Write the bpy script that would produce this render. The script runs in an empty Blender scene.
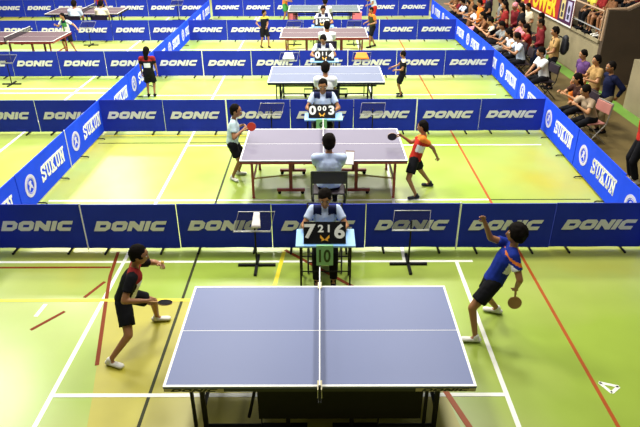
import bpy, bmesh, math, random
import numpy as np
from mathutils import Vector, Matrix, noise

# ------------------------------------------------------------------ camera, world, light
S = bpy.context.scene
COL = S.collection
cam_d = bpy.data.cameras.new('camera'); cam = bpy.data.objects.new('camera', cam_d); COL.objects.link(cam)
cam_d.sensor_width = 36.0; cam_d.lens = 36.0 * 595.1 / 640.0; cam_d.clip_end = 200
cam.location = (0.022, 0.0, 4.511)
cam.rotation_euler = (math.pi / 2 - 0.485, 0.003, 0)
S.camera = cam
S.view_settings.view_transform = 'Standard'; S.view_settings.look = 'None'
S.view_settings.gamma = 1.0; S.view_settings.exposure = -0.10; S.view_settings.use_curve_mapping = False

w = bpy.data.worlds.new('hall_ambience'); S.world = w; w.use_nodes = True
bg = w.node_tree.nodes['Background']; bg.inputs[0].default_value = (1.0, 0.93, 0.75, 1); bg.inputs[1].default_value = 0.11

def hall_or_fill_lamp(x, y, z, power, sx=1.6, sy=1.6, aim=None, spread=150, col=(1.0, 0.97, 0.88)):
    l = bpy.data.lights.new('high_bay_or_fill_lamp', 'AREA'); l.shape = 'RECTANGLE'; l.size = sx; l.size_y = sy
    l.energy = power; l.color = col; l.spread = math.radians(spread)
    o = bpy.data.objects.new('high_bay_or_fill_lamp', l); COL.objects.link(o); o.location = (x, y, z)
    d = (Vector(aim) - o.location) if aim else Vector((0, 0, -1))
    o.rotation_euler = d.to_track_quat('-Z', 'Y').to_euler()
for (x, y, p) in [(-2.6, 4.5, 170), (2.8, 5.0, 120), (-2.6, 10.0, 480), (2.6, 10.0, 420), (-2.6, 15.5, 680), (2.6, 15.5, 620),
                  (-2.6, 21.5, 800), (2.6, 21.5, 720), (-9.5, 13.0, 760), (-9.5, 19.5, 820), (-9.5, 26, 900), (0, 28, 700)]:
    hall_or_fill_lamp(x, y, 8.5, p)
# added fill panel beyond the far end, pales the floor's reflections; no source seen
hall_or_fill_lamp(-3.0, 42, 7.5, 1500, 26, 8, aim=(-3.0, 0, 5.0), spread=170, col=(1.0, 0.98, 0.92))

# ------------------------------------------------------------------ materials
MATS = {}
def mat(name, c, rough=0.6, metal=0.0, var=0.06, scale=6.0, bump=0.0, bscale=60.0, spec=0.5, trans=0.0, coat=0.0):
    if name in MATS: return MATS[name]
    m = bpy.data.materials.new(name); m.use_nodes = True; nt = m.node_tree; b = nt.nodes['Principled BSDF']
    b.inputs['Roughness'].default_value = rough; b.inputs['Metallic'].default_value = metal
    b.inputs['Specular IOR Level'].default_value = spec; b.inputs['Coat Weight'].default_value = coat
    tc = nt.nodes.new('ShaderNodeTexCoord')
    n = nt.nodes.new('ShaderNodeTexNoise'); n.inputs['Scale'].default_value = scale; n.inputs['Detail'].default_value = 4
    nt.links.new(tc.outputs['Object'], n.inputs['Vector'])
    r = nt.nodes.new('ShaderNodeMix'); r.data_type = 'RGBA'
    r.inputs[6].default_value = tuple(max(0, v * (1 - var * 2)) for v in c) + (1,)
    r.inputs[7].default_value = tuple(min(1, v * (1 + var * 2)) for v in c) + (1,)
    nt.links.new(n.outputs['Fac'], r.inputs[0]); nt.links.new(r.outputs[2], b.inputs['Base Color'])
    if bump:
        n2 = nt.nodes.new('ShaderNodeTexNoise'); n2.inputs['Scale'].default_value = bscale
        nt.links.new(tc.outputs['Object'], n2.inputs['Vector'])
        bp = nt.nodes.new('ShaderNodeBump'); bp.inputs['Strength'].default_value = bump; bp.inputs['Distance'].default_value = 0.02
        nt.links.new(n2.outputs['Fac'], bp.inputs['Height']); nt.links.new(bp.outputs['Normal'], b.inputs['Normal'])
    if trans:
        t = nt.nodes.new('ShaderNodeBsdfTransparent'); mx = nt.nodes.new('ShaderNodeMixShader'); mx.inputs[0].default_value = 1 - trans
        nt.links.new(t.outputs[0], mx.inputs[1]); nt.links.new(b.outputs[0], mx.inputs[2])
        nt.links.new(mx.outputs[0], nt.nodes['Material Output'].inputs[0])
    MATS[name] = m
    return m
def rgb(r, g, b):
    f = lambda v: (v / 255 / 12.92) if v / 255 <= .04045 else ((v / 255 + .055) / 1.055) ** 2.4
    return (f(r), f(g), f(b))

BLUE = mat('barrier_navy_cloth', (0.009, 0.027, 0.40), 0.7, spec=.25, bump=0.25, bscale=5, var=0.1, scale=2)
BLUE2 = mat('barrier_royal_cloth', (0.010, 0.066, 0.86), 0.7, spec=.12, bump=0.25, bscale=5, var=0.1, scale=2)
LOGO = mat('logo_white', (0.70, 0.70, 0.72), 0.6)
WHITE = mat('white_paint', (0.88, 0.88, 0.86), 0.45)
CREAM = mat('cream_metal', (0.75, 0.68, 0.42), 0.4)
BLACK = mat('black_metal', (0.006, 0.006, 0.007), 0.5, spec=.2)
BLACKP = mat('black_plastic', (0.008, 0.008, 0.010), 0.5, spec=.15)
GREYM = mat('grey_wire', (0.30, 0.30, 0.30), 0.4, metal=0.4)
REDM = mat('red_brown_metal', (0.28, 0.035, 0.02), 0.4)
NETM = mat('net_cord', (0.01, 0.012, 0.02), 0.8, trans=0.55)
MESHN = mat('tray_netting', (0.015, 0.015, 0.03), 0.95, trans=0.72, spec=.02)
SKIN = mat('skin_brown', (0.33, 0.145, 0.06), 0.5)
SKIN2 = mat('skin_tan', (0.45, 0.21, 0.09), 0.5)
HAIR = mat('black_hair', (0.007, 0.005, 0.004), 0.85, bump=0.5, bscale=90, spec=.08)
EYEW = mat('eye_white', (0.75, 0.73, 0.68), 0.3)
EYEB = mat('eye_dark', (0.01, 0.008, 0.006), 0.2)
LIP = mat('lips', (0.30, 0.07, 0.05), 0.5)
def cloth(name, c): return mat('cloth_' + name, c, 0.85, spec=.1, bump=0.3, bscale=18, var=0.08)

# ------------------------------------------------------------------ mesh helpers
class MB:
    def __init__(s): s.V = []; s.F = []; s.M = []
    def add(s, V, F, m=0):
        k = len(s.V); s.V += [tuple(v) for v in V]; s.F += [tuple(i + k for i in f) for f in F]; s.M += [m] * len(F)
        return s
    def box(s, x0, x1, y0, y1, z0, z1, m=0, mt=None):
        V = [(x, y, z) for x in (x0, x1) for y in (y0, y1) for z in (z0, z1)]
        if mt is not None: V = [tuple(mt @ Vector(v)) for v in V]
        return s.add(V, [(0, 1, 3, 2), (4, 6, 7, 5), (0, 4, 5, 1), (2, 3, 7, 6), (0, 2, 6, 4), (1, 5, 7, 3)], m)
    def tube(s, pts, r, n=8, m=0, closed=False):
        P = [Vector(p) for p in pts]; L = len(P); rings = []
        up = None
        for i, p in enumerate(P):
            if closed: d = P[(i + 1) % L] - P[i - 1]
            else: d = (P[min(i + 1, L - 1)] - P[max(i - 1, 0)])
            d.normalize()
            if up is None: up = d.orthogonal().normalized()
            up = (up - d * up.dot(d));
            if up.length < 1e-5: up = d.orthogonal()
            up.normalize(); q = d.cross(up)
            rr = r[i] if isinstance(r, (list, tuple)) else r
            rings.append([p + (up * math.cos(2 * math.pi * k / n) + q * math.sin(2 * math.pi * k / n)) * rr for k in range(n)])
        V = [v for R in rings for v in R]; F = []
        for i in range(L if closed else L - 1):
            a = i * n; b = ((i + 1) % L) * n
            for k in range(n): F.append((a + k, a + (k + 1) % n, b + (k + 1) % n, b + k))
        if not closed: F += [tuple(range(n - 1, -1, -1)), tuple(range((L - 1) * n, L * n))]
        return s.add(V, F, m)
    def cap(s, p0, p1, r0, r1, side, e0=True, e1=True, n=12, m=0):
        """elliptical tapered capsule; r = (along side, across)"""
        p0 = Vector(p0); p1 = Vector(p1); d = (p1 - p0)
        if d.length < 1e-6: d = Vector((0, 0, 1e-3))
        d.normalize(); sd = Vector(side); sd = sd - d * sd.dot(d)
        if sd.length < 1e-4: sd = d.orthogonal()
        sd.normalize(); q = d.cross(sd)
        if not isinstance(r0, tuple): r0 = (r0, r0)
        if not isinstance(r1, tuple): r1 = (r1, r1)
        st = []
        if e0:
            for a in (80, 55, 28): st.append((p0 - d * math.sin(math.radians(a)) * (r0[0] + r0[1]) / 2, r0[0] * math.cos(math.radians(a)), r0[1] * math.cos(math.radians(a))))
        st.append((p0, *r0)); st.append((p1, *r1))
        if e1:
            for a in (28, 55, 80): st.append((p1 + d * math.sin(math.radians(a)) * (r1[0] + r1[1]) / 2, r1[0] * math.cos(math.radians(a)), r1[1] * math.cos(math.radians(a))))
        V = []; F = []
        for c, a, b in st:
            V += [c + sd * a * math.cos(2 * math.pi * k / n) + q * b * math.sin(2 * math.pi * k / n) for k in range(n)]
        for i in range(len(st) - 1):
            for k in range(n): F.append((i * n + k, i * n + (k + 1) % n, (i + 1) * n + (k + 1) % n, (i + 1) * n + k))
        F += [tuple(range(n - 1, -1, -1)), tuple(range((len(st) - 1) * n, len(st) * n))]
        return s.add(V, F, m)
    def ell(s, c, rx, ry, rz, ax=None, n=16, k=10, m=0):
        """ellipsoid, ax = (X, Y, Z) unit axes"""
        c = Vector(c); ax = ax or (Vector((1, 0, 0)), Vector((0, 1, 0)), Vector((0, 0, 1)))
        V = []; F = []
        for i in range(1, k):
            t = math.pi * i / k
            for j in range(n):
                u = 2 * math.pi * j / n
                V.append(c + ax[0] * rx * math.sin(t) * math.cos(u) + ax[1] * ry * math.sin(t) * math.sin(u) + ax[2] * rz * math.cos(t))
        for i in range(k - 2):
            for j in range(n): F.append((i * n + j, (i + 1) * n + j, (i + 1) * n + (j + 1) % n, i * n + (j + 1) % n))
        V.append(c + ax[2] * rz); V.append(c - ax[2] * rz); a = len(V) - 2; b = len(V) - 1
        for j in range(n):
            F.append((a, j, (j + 1) % n)); F.append((b, (k - 2) * n + (j + 1) % n, (k - 2) * n + j))
        return s.add(V, F, m)
    def prism(s, poly, y0, y1, m=0, mt=None):
        """polygon in xz, extruded along y"""
        n = len(poly)
        V = [(x, y0, z) for x, z in poly] + [(x, y1, z) for x, z in poly]
        if mt is not None: V = [tuple(mt @ Vector(v)) for v in V]
        F = [tuple(range(n)), tuple(range(2 * n - 1, n - 1, -1))] + [(i, i + n, (i + 1) % n + n, (i + 1) % n) for i in range(n)]
        return s.add(V, F, m)
    def mesh(s, name='m', smooth=False):
        me = bpy.data.meshes.new(name); me.from_pydata(s.V, [], s.F)
        bm = bmesh.new(); bm.from_mesh(me); bmesh.ops.recalc_face_normals(bm, faces=bm.faces); bm.to_mesh(me); bm.free()
        me.polygons.foreach_set('material_index', s.M)
        if smooth: me.polygons.foreach_set('use_smooth', [True] * len(me.polygons))
        me.update(); return me
    def build(s, name, mats, parent=None, smooth=False, bevel=0.0, label=None):
        me = s.mesh(name, smooth)
        return link(name, me, mats, parent, bevel, label)
def link(name, me, mats, parent=None, bevel=0.0, label=None):
    if mats is not None:
        for m in (mats if isinstance(mats, (list, tuple)) else [mats]): me.materials.append(m)
    o = bpy.data.objects.new(name, me); COL.objects.link(o)
    if parent: o.parent = parent
    if bevel:
        b = o.modifiers.new('bevel', 'BEVEL'); b.width = bevel; b.segments = 2; b.limit_method = 'ANGLE'
    if label: o['label'] = label
    return o
def empty(name, label, cat, loc=(0, 0, 0), rz=0.0, group=None):
    o = bpy.data.objects.new(name, None); COL.objects.link(o); o.empty_display_size = 0.1
    o.location = loc; o.rotation_euler = (0, 0, rz); o['label'] = label; o['category'] = cat
    if group: o['group'] = group
    return o
def tag(o, label, cat, group=None):
    o['label'] = label; o['category'] = cat
    if group: o['group'] = group
    return o
def children_of(o): return [c for c in COL.objects if c.parent == o]
def copy_thing(root, loc, rz, label, group=None, kids=None):
    r = root.copy(); COL.objects.link(r); r.location = loc; r.rotation_euler = (0, 0, rz); r['label'] = label
    if group: r['group'] = group
    for ch in kids:
        c = ch[0].copy(); COL.objects.link(c); c.parent = r
        for g in ch[1]:
            d = g.copy(); COL.objects.link(d); d.parent = c
    return r
def kids_tree(root):
    ch = [c for c in root.children]
    return [(c, list(c.children)) for c in ch]

def text_mesh(body, size, depth=0.002, fat=0.0, sx=1.0):
    """standing text in the xz plane facing -y, centred on the origin"""
    cu = bpy.data.curves.new('t', 'FONT'); cu.body = body; cu.size = size; cu.extrude = depth; cu.offset = fat
    cu.align_x = 'CENTER'; cu.align_y = 'CENTER'; cu.resolution_u = 4
    o = bpy.data.objects.new('t', cu); COL.objects.link(o)
    me = bpy.data.meshes.new_from_object(o.evaluated_get(bpy.context.evaluated_depsgraph_get()))
    bpy.data.objects.remove(o); me.materials.clear()
    me.transform(Matrix.Rotation(math.pi / 2, 4, 'X') @ Matrix.Diagonal((sx, 1, 1, 1)))
    xs = [v.co.x for v in me.vertices]; zs = [v.co.z for v in me.vertices]
    me.transform(Matrix.Translation((-(min(xs) + max(xs)) / 2, 0, -(min(zs) + max(zs)) / 2)))
    return me

# wide slanted lettering: each glyph a list of polygons on a 1-high grid
def wide_logo(width, height, th=0.006):
    mb = MB(); sl = 0.42
    G = {
     'D': (1.35, [[(0, 0), (1.0, 0), (1.35, .25), (1.35, .36), (0, .36)], [(0, .64), (1.35, .64), (1.35, .75), (1.0, 1), (0, 1)], [(0, .36), (.42, .36), (.42, .64), (0, .64)], [(.95, .36), (1.35, .36), (1.35, .64), (.95, .64)]]),
     'O': (1.35, [[(.3, 0), (1.1, 0), (1.35, .2), (1.35, .36), (0, .36), (0, .2)], [(0, .64), (1.35, .64), (1.35, .8), (1.1, 1), (.3, 1), (0, .8)], [(0, .36), (.40, .36), (.40, .64), (0, .64)], [(.95, .36), (1.35, .36), (1.35, .64), (.95, .64)]]),
     'N': (1.35, [[(0, 0), (.40, 0), (.40, 1), (0, 1)], [(.95, 0), (1.35, 0), (1.35, 1), (.95, 1)], [(.40, 1), (.40, .45), (.95, 0), (.95, .55)]]),
     'I': (0.42, [[(0, 0), (.42, 0), (.42, 1), (0, 1)]]),
     'C': (1.25, [[(.3, 0), (1.25, 0), (1.25, .34), (0, .34), (0, .2)], [(0, .66), (1.25, .66), (1.25, 1), (.3, 1), (0, .8)], [(0, .34), (.42, .34), (.42, .66), (0, .66)]])}
    x = 0; parts = []
    for ch in 'DONIC':
        wd, ps = G[ch]
        for p in ps: parts.append([(x + a + sl * b, b) for a, b in p])
        x += wd + 0.12
    tot = x - 0.12 + sl; kx = width / tot
    for p in parts: mb.prism([((a - tot / 2) * kx, (b - .5) * height) for a, b in p], -th, 0)
    return mb

def thick(mb, pts, wd, th, sx, sz, ox, oz):
    for (a, b) in zip(pts[:-1], pts[1:]):
        A = Vector((a[0], a[1])); B = Vector((b[0], b[1])); d = (B - A).normalized(); n = Vector((-d.y, d.x)) * wd / 2; e = d * wd * 0.45
        q = [A - e + n, A - e - n, B + e - n, B + e + n]
        mb.prism([(ox + p.x * sx, oz + p.y * sz) for p in q], -th, 0)
def slab_word(width, height, th=0.006, mb=None, ox=0, oz=0):
    mb = mb or MB()
    L = {'S': [[(.62, .74), (.5, .9), (.2, .9), (.1, .78), (.1, .62), (.55, .42), (.6, .3), (.6, .2), (.48, .1), (.18, .1), (.08, .26)], [(.66, .70), (.66, .95)], [(.05, .3), (.05, .05)]],
         'U': [[(.16, .93), (.16, .22), (.26, .1), (.5, .1), (.6, .22), (.6, .93)], [(.02, .94), (.3, .94)], [(.48, .94), (.74, .94)]],
         'K': [[(.16, .05), (.16, .95)], [(.58, .93), (.2, .48)], [(.28, .58), (.6, .07)], [(.02, .94), (.3, .94)], [(.02, .06), (.3, .06)], [(.46, .94), (.72, .94)], [(.48, .06), (.76, .06)]],
         'N': [[(.14, .05), (.14, .95)], [(.14, .92), (.6, .1)], [(.6, .05), (.6, .95)], [(.0, .94), (.26, .94)], [(.02, .06), (.28, .06)], [(.48, .94), (.74, .94)]]}
    adv = .86; tot = adv * 5 - .1; k = width / tot
    for i, ch in enumerate('SUKUN'):
        for st in L[ch]: thick(mb, st, .17, th, k, height, ox + (-tot / 2 + i * adv) * k, oz - height / 2)
    return mb
def ring(mb, cx, cz, r0, r1, y0, y1, n=28):
    V = []; F = []
    for r, y in ((r0, y0), (r1, y0), (r1, y1), (r0, y1)):
        V += [(cx + r * math.cos(2 * math.pi * k / n), y, cz + r * math.sin(2 * math.pi * k / n)) for k in range(n)]
    for a in range(4):
        b = (a + 1) % 4
        for k in range(n): F.append((a * n + k, a * n + (k + 1) % n, b * n + (k + 1) % n, b * n + k))
    mb.add(V, F)

# ------------------------------------------------------------------ setting
def struct(name, mb, mats, **k):
    o = mb.build(name, mats, **k); o['kind'] = 'structure'; return o

def floor_material():
    m = bpy.data.materials.new('sports_floor_green'); m.use_nodes = True; nt = m.node_tree; b = nt.nodes['Principled BSDF']
    tc = nt.nodes.new('ShaderNodeTexCoord')
    n1 = nt.nodes.new('ShaderNodeTexNoise'); n1.inputs['Scale'].default_value = 0.32; n1.inputs['Detail'].default_value = 3
    nt.links.new(tc.outputs['Object'], n1.inputs['Vector'])
    r1 = nt.nodes.new('ShaderNodeValToRGB'); r1.color_ramp.elements[0].position = .40; r1.color_ramp.elements[1].position = .68
    r1.color_ramp.elements[0].color = (0.30, 0.42, 0.052, 1); r1.color_ramp.elements[1].color = (0.42, 0.40, 0.05, 1)
    e = r1.color_ramp.elements.new(.54); e.color = (0.36, 0.44, 0.095, 1)
    nt.links.new(n1.outputs['Fac'], r1.inputs[0])
    n2 = nt.nodes.new('ShaderNodeTexNoise'); n2.inputs['Scale'].default_value = 3; n2.inputs['Detail'].default_value = 6
    nt.links.new(tc.outputs['Object'], n2.inputs['Vector'])
    mx = nt.nodes.new('ShaderNodeMix'); mx.data_type = 'RGBA'; mx.blend_type = 'OVERLAY'; mx.inputs[0].default_value = .07
    nt.links.new(r1.outputs[0], mx.inputs[6]); nt.links.new(n2.outputs['Fac'], mx.inputs[7])
    nt.links.new(mx.outputs[2], b.inputs['Base Color'])
    rr = nt.nodes.new('ShaderNodeMapRange'); rr.inputs[3].default_value = .27; rr.inputs[4].default_value = .33
    nt.links.new(n2.outputs['Fac'], rr.inputs[0]); nt.links.new(rr.outputs[0], b.inputs['Roughness'])
    b.inputs['Specular IOR Level'].default_value = .55
    return m
FLOORM = floor_material()
struct('floor', MB().box(-20, 5.05, -1, 34, -0.06, 0.0), FLOORM)
CONC_F = mat('brown_hall_floor', (0.125, 0.088, 0.028), 0.5, var=0.25, scale=1.2, bump=0.1)
struct('floor_2', MB().box(5.05, 14, -1, 34, -0.06, 0.0), CONC_F)
LW = mat('line_white', (0.90, 0.92, 0.84), 0.4); LO = mat('line_orange', (0.38, 0.07, 0.004), 0.5, spec=.3); LY = mat('line_yellow', (0.80, 0.68, 0.02), 0.4)
LD = mat('line_dark_green', (0.03, 0.035, 0.008), 0.6, spec=.2); LR = mat('line_rust', (0.20, 0.032, 0.005), 0.7, spec=.2); LG = mat('strip_green', (0.14, 0.30, 0.04), 0.5)
LK = mat('zone_mustard', (0.40, 0.36, 0.03), 0.38, var=.1, scale=1.5)
tn = [0]
def trim(mb, m):
    tn[0] += 1; return struct('trim_%d' % tn[0], mb, m)
def line(x0, y0, x1, y1, wd, m, z=0.002):
    a = Vector((x0, y0)); b = Vector((x1, y1)); d = (b - a).normalized(); n = Vector((-d.y, d.x)) * wd / 2
    q = [a + n, b + n, b - n, a - n]
    V = [(p.x, p.y, 0.0) for p in q] + [(p.x, p.y, z) for p in q]
    trim(MB().add(V, [(3, 2, 1, 0), (4, 5, 6, 7), (0, 1, 5, 4), (1, 2, 6, 5), (2, 3, 7, 6), (3, 0, 4, 7)]), m)
def poly(pts, m, z=0.001):
    n = len(pts); V = [(x, y, 0) for x, y in pts] + [(x, y, z) for x, y in pts]
    trim(MB().add(V, [tuple(range(n)), tuple(range(n, 2 * n))] + [(i, (i + 1) % n, (i + 1) % n + n, i + n) for i in range(n)]), m)
curve = [(-2.92, 7.38), (-2.84, 6.75), (-2.72, 6.2), (-2.58, 5.6), (-2.44, 5.0), (-2.32, 4.48), (-2.2, 3.9)]
poly([(-2.74, 6.18)] + curve[3:] + [(-2.2, 3.2), (1.5, 3.2), (1.30, 4.6), (0.9, 6.18)], LK)
for a, b in zip(curve[:4], curve[1:5]): line(*a, *b, 0.045, LR, 0.003)
line(-2.76, 3.0, -2.76, 26.9, .05, LW); line(2.89, 3.0, 2.89, 26.9, .04, LO, .0024); line(1.93, 3.4, 1.93, 7.12, .05, LW, .0024)
line(-1.75, 3.0, -1.75, 12.3, .035, LD, .0028); line(1.2, 7.12, 1.34, 12.3, .05, LW)
line(-4.6, 7.11, 2.16, 7.11, .05, LW, .0016); line(-4.6, 6.97, -2.9, 6.97, .04, LR); line(-4.6, 6.2, -1.60, 6.2, .055, LY, .0032)
line(-1.60, 6.2, -1.2, 6.2, .055, LY, .0032); line(-.62, 6.2, -.51, 7.4, .055, LY, .0032)
line(-2.76, 4.55, 1.93, 4.55, .05, LW, .0036); line(1.31, 4.6, 1.52, 3.9, .06, LO, .004)
line(-.5, 7.42, .5, 6.43, .05, LR, .004); line(-3.43, 5.61, -3.16, 5.97, .045, LR); line(-3.02, 6.26, -2.87, 6.62, .045, LR)
line(-3.48, 5.87, -3.46, 6.12, .05, LW)
line(-4.6, 9.05, 2.9, 9.05, .05, LW, .0016); line(-2.76, 11.6, 4.6, 11.6, .05, LW, .0016); line(-4.65, 11.75, 1.2, 11.78, .03, LD, .0030)
line(-4.65, 12.2, -1, 12.2, .05, LY, .0016)
line(-13, 15.86, -4.8, 15.86, .06, LW); line(-13, 15.45, -4.8, 15.45, .06, LW); line(-6.5, 8, -6.55, 26.9, .06, LW, .0024)
line(-4.6, 15.2, 4.6, 15.2, .05, LW, .0016); line(1.35, 12.5, 1.35, 26.9, .05, LW); line(-13, 20.6, 4.6, 20.6, .06, LW, .0016); line(-13, 25.6, 4.6, 25.6, .06, LW, .0016)
line(2.9, 9.05, 4.6, 9.05, .03, LD, .0016)
# the white arrow mark on the right of the near court
mk = [(2.95, 4.72), (3.13, 4.66), (3.02, 4.57)]
for a, b in zip(mk, mk[1:] + mk[:1]): line(*a, *b, .036, LW, .0026)
poly([(7.1, 3), (7.46, 3), (7.46, 30), (7.1, 30)], LG, .002)

CONC = mat('concrete_wall', (0.28, 0.235, 0.135), 0.8, var=0.18, scale=1.6, bump=0.2)
CONCD = mat('dark_brown_wall', (0.075, 0.05, 0.03), 0.7, var=0.2, scale=1.5)
COPE = mat('coping_tan', (0.42, 0.28, 0.17), 0.6)
struct('wall_right', MB().box(7.5, 7.7, 16.25, 32, 0, 1.17).box(7.45, 8.6, 16.25, 32, 1.09, 1.17), CONC)
struct('wall_right_near', MB().box(7.42, 7.6, 2, 14.1, 0, 1.17).box(7.6, 9.5, 13.95, 14.1, 0, 1.17).box(7.6, 9.5, 2, 13.95, 1.0, 1.17), CONC)
struct('wall_passage', MB().prism([(7.5, 0), (11, 0), (11, 3.35), (8.0, 1.95), (7.5, 1.95)], 16.05, 16.25), CONCD)
struct('wall_passage_back', MB().box(10.5, 10.7, 14.1, 16.05, 0, 3.0), CONCD)
cp = MB(); cp.tube([(7.5, 16.15, 1.17), (7.5, 16.15, 1.98), (8.0, 16.15, 1.98), (11, 16.15, 3.38)], .045, n=6)
struct('trim_90', cp, COPE)
st = MB()
for i in range(5): st.box(8.2 + i * .75, 12, 16.25, 32, 1.17 + i * .38, 1.17 + (i + 1) * .38)
struct('floor_3', st, mat('stand_steps', (0.10, 0.06, 0.035), .8, var=.2))

# ------------------------------------------------------------------ court barriers
PW = 1.337
def make_front_barrier():
    t = empty('court_barrier', '', 'barrier')
    mb = MB(); nx = 14
    def yo(u, z): return 0.008 * math.sin(u * 9) * (0.75 - z)
    V = []; F = []
    hw = PW / 2 - .006
    for s_ in (-1, 1):
        for k in range(4):
            z = .045 + .705 * k / 3
            for i in range(nx + 1):
                x = -hw + 2 * hw * i / nx
                V.append((x, yo(x, z) + s_ * .009, z))
    W = nx + 1
    for s_ in (0, 1):
        o_ = s_ * 4 * W
        for k in range(3):
            for i in range(nx): F.append((o_ + k * W + i, o_ + k * W + i + 1, o_ + (k + 1) * W + i + 1, o_ + (k + 1) * W + i))
    for i in range(nx):
        F.append((i, i + 1, 4 * W + i + 1, 4 * W + i)); F.append((3 * W + i, 3 * W + i + 1, 7 * W + i + 1, 7 * W + i))
    for k in range(3):
        for i in (0, nx): F.append((k * W + i, (k + 1) * W + i, 4 * W + (k + 1) * W + i, 4 * W + k * W + i))
    mb.add(V, F); mb.build('cloth_panel', BLUE, t, smooth=False)
    lg = wide_logo(1.06, .16, .004); o = lg.build('lettering', LOGO, t); o.location = (-.01, -.016, .415)
    for sx in (-1, 1):
        f = MB(); f.tube([(sx * .40, -.13, .016), (sx * .40, .13, .016)], .016).tube([(sx * .40, .014, .02), (sx * .40, .014, .1)], .012)
        f.build('foot', BLACK, t)
    return t
def make_side_barrier(L=2.02):
    t = empty('court_barrier', '', 'barrier')
    MB().box(-L / 2 + .006, L / 2 - .006, -.009, .009, .045, .75).build('cloth_panel', BLUE2, t)
    lt = slab_word(.98, .27, .004).build('lettering', WHITE, t); lt.location = (.30, -.0095, .40)
    em = MB(); ring(em, 0, 0, .135, .19, -.004, 0); ring(em, 0, 0, .115, .122, -.004, 0)
    for k in range(22):
        a = 2 * math.pi * k / 22
        em.box(-.006, .006, -.0055, 0, .142, .183, mt=Matrix.Rotation(a, 4, 'Y'))
    em.ell((0, -.002, .03), .04, .003, .055, n=12, k=8); em.prism([(-.07, -.08), (.0, -.03), (.07, -.08), (.05, -.0), (-.05, -.0)], -.004, 0)
    em.prism([(-.06, .04), (-.02, .05), (-.03, .09)], -.004, 0); em.prism([(.06, .04), (.02, .05), (.03, .09)], -.004, 0)
    em = em.build('emblem', mat('emblem_pale', (.62, .60, .80), .6), t); em.location = (-.62, -.0095, .40)
    for sx in (-.5, .5):
        MB().tube([(sx, -.15, .012), (sx, -.12, .03), (sx, .12, .03), (sx, .15, .012)], .012).build('foot', BLACK, t)
    return t
ORD = ['first', 'second', 'third', 'fourth', 'fifth', 'sixth', 'seventh', 'eighth', 'ninth', 'tenth']
fb = make_front_barrier(); fk = kids_tree(fb)
SPAN = [(-4.68, 4.66), (-4.72, 4.82), (-4.70, 4.94), (-4.68, 4.86), (-4.66, 4.74)]
ROWS = [(7.42, 'nearest row'), (12.35, 'second row of middle courts'), (17.0, 'third row of middle courts'), (21.9, 'fourth row of middle courts'), (26.9, 'fifth row at the top edge')]
polemesh = MB().tube([(0, -.014, .015), (0, -.014, .775)], .010).mesh('corner_pole'); polemesh.materials.append(WHITE)
def add_pole(r):
    o = bpy.data.objects.new('corner_pole', polemesh); COL.objects.link(o); o.parent = r; o.location = (PW / 2 - .012, 0, 0)
first = True
POLES = {(0, 0), (0, 4), (1, 4), (1, 1), (2, 0), (2, 3), (3, 4)}
for ri, (y, txt) in enumerate(ROWS):
    for i in range(7):
        x0_, x1_ = SPAN[ri]; pw = (x1_ - x0_) / 7; x = x0_ + pw * (i + .5)
        lab = 'navy barrier, white slanted lettering, %s from left in %s' % (ORD[i], txt)
        yy = y + (.0 if i % 2 else .012)
        if first: fb.location = (x, yy, 0); fb['label'] = lab; fb['group'] = 'blue lettered barriers of row 1'; r = fb; first = False
        else: r = copy_thing(fb, (x, yy, 0), 0, lab, 'blue lettered barriers of row %d' % (ri + 1), fk)
        r.scale = (pw / PW, 1, 1)
        if (ri, i) in POLES: add_pole(r)
LROWS = [(12.35, 2, 'left court second row'), (17.0, 4, 'left court third row'), (21.9, 6, 'left court fourth row'), (26.9, 7, 'left court at the top edge')]
for y, n, txt in LROWS:
    for i in range(n):
        x = -4.76 - PW * (i + .5)
        copy_thing(fb, (x, y, 0), 0, 'navy barrier, white slanted lettering, %s leftward from divider, %s' % (ORD[i], txt), 'lettered barriers of the left courts', fk)
sb = make_side_barrier(); sk = kids_tree(sb)
y = 8.37; first = True
sb.location = (-4.72, 7.40 - .03, 0)
for i in range(9):
    yc = 8.40 + 2.035 * (i + .5) + .0
    lab = 'bright blue emblem barrier, %s from the near row in the left dividing line' % ORD[i + 1]
    if i == 0: sb.location = (-4.72, yc, 0); sb.rotation_euler = (0, 0, math.pi / 2); sb['label'] = lab; sb['group'] = 'left dividing line of barriers'
    else: copy_thing(sb, (-4.72, yc, 0), math.pi / 2, lab, 'left dividing line of barriers', sk)
for i in (0, 1):
    o = bpy.data.objects.new('corner_pole', polemesh); COL.objects.link(o); o.parent = sb if i else None; o.location = (.995, 0, 0)
    if not i: bpy.data.objects.remove(o)
copy_thing(sb, (-4.72, 8.40 - 2.035 * .5, 0), math.pi / 2, 'bright blue side barrier at the left frame edge, meeting the nearest row', 'left dividing line of barriers', sk)
def rx(y): return float(np.interp(y, [6, 7.4, 12.35, 17, 21.9, 27], [4.68, 4.71, 4.87, 4.99, 4.91, 4.79]))
rb_lab = 'bright blue emblem barrier, %s from the near corner in the right line by spectators'
for i in range(9):
    yc = 8.40 + 2.035 * (i + .5)
    copy_thing(sb, ((rx(yc - 1) + rx(yc + 1)) / 2, yc, 0), -math.pi / 2 - math.atan((rx(yc + 1) - rx(yc - 1)) / 2), rb_lab % ORD[i + 1], 'right line of barriers', sk)
copy_thing(sb, (4.70, 8.38 - 2.02 * .5 , 0), -math.pi / 2 , 'bright blue side barrier closing the near right corner of the court', 'right line of barriers', sk)
for i in range(2): copy_thing(sb, (-14.1, 22.8 + i * 2.035, 0), math.pi / 2, 'bright blue side barrier of the far left court, %s of two at the top left' % ('nearer', 'farther')[i], 'far left side barriers', sk)

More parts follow.
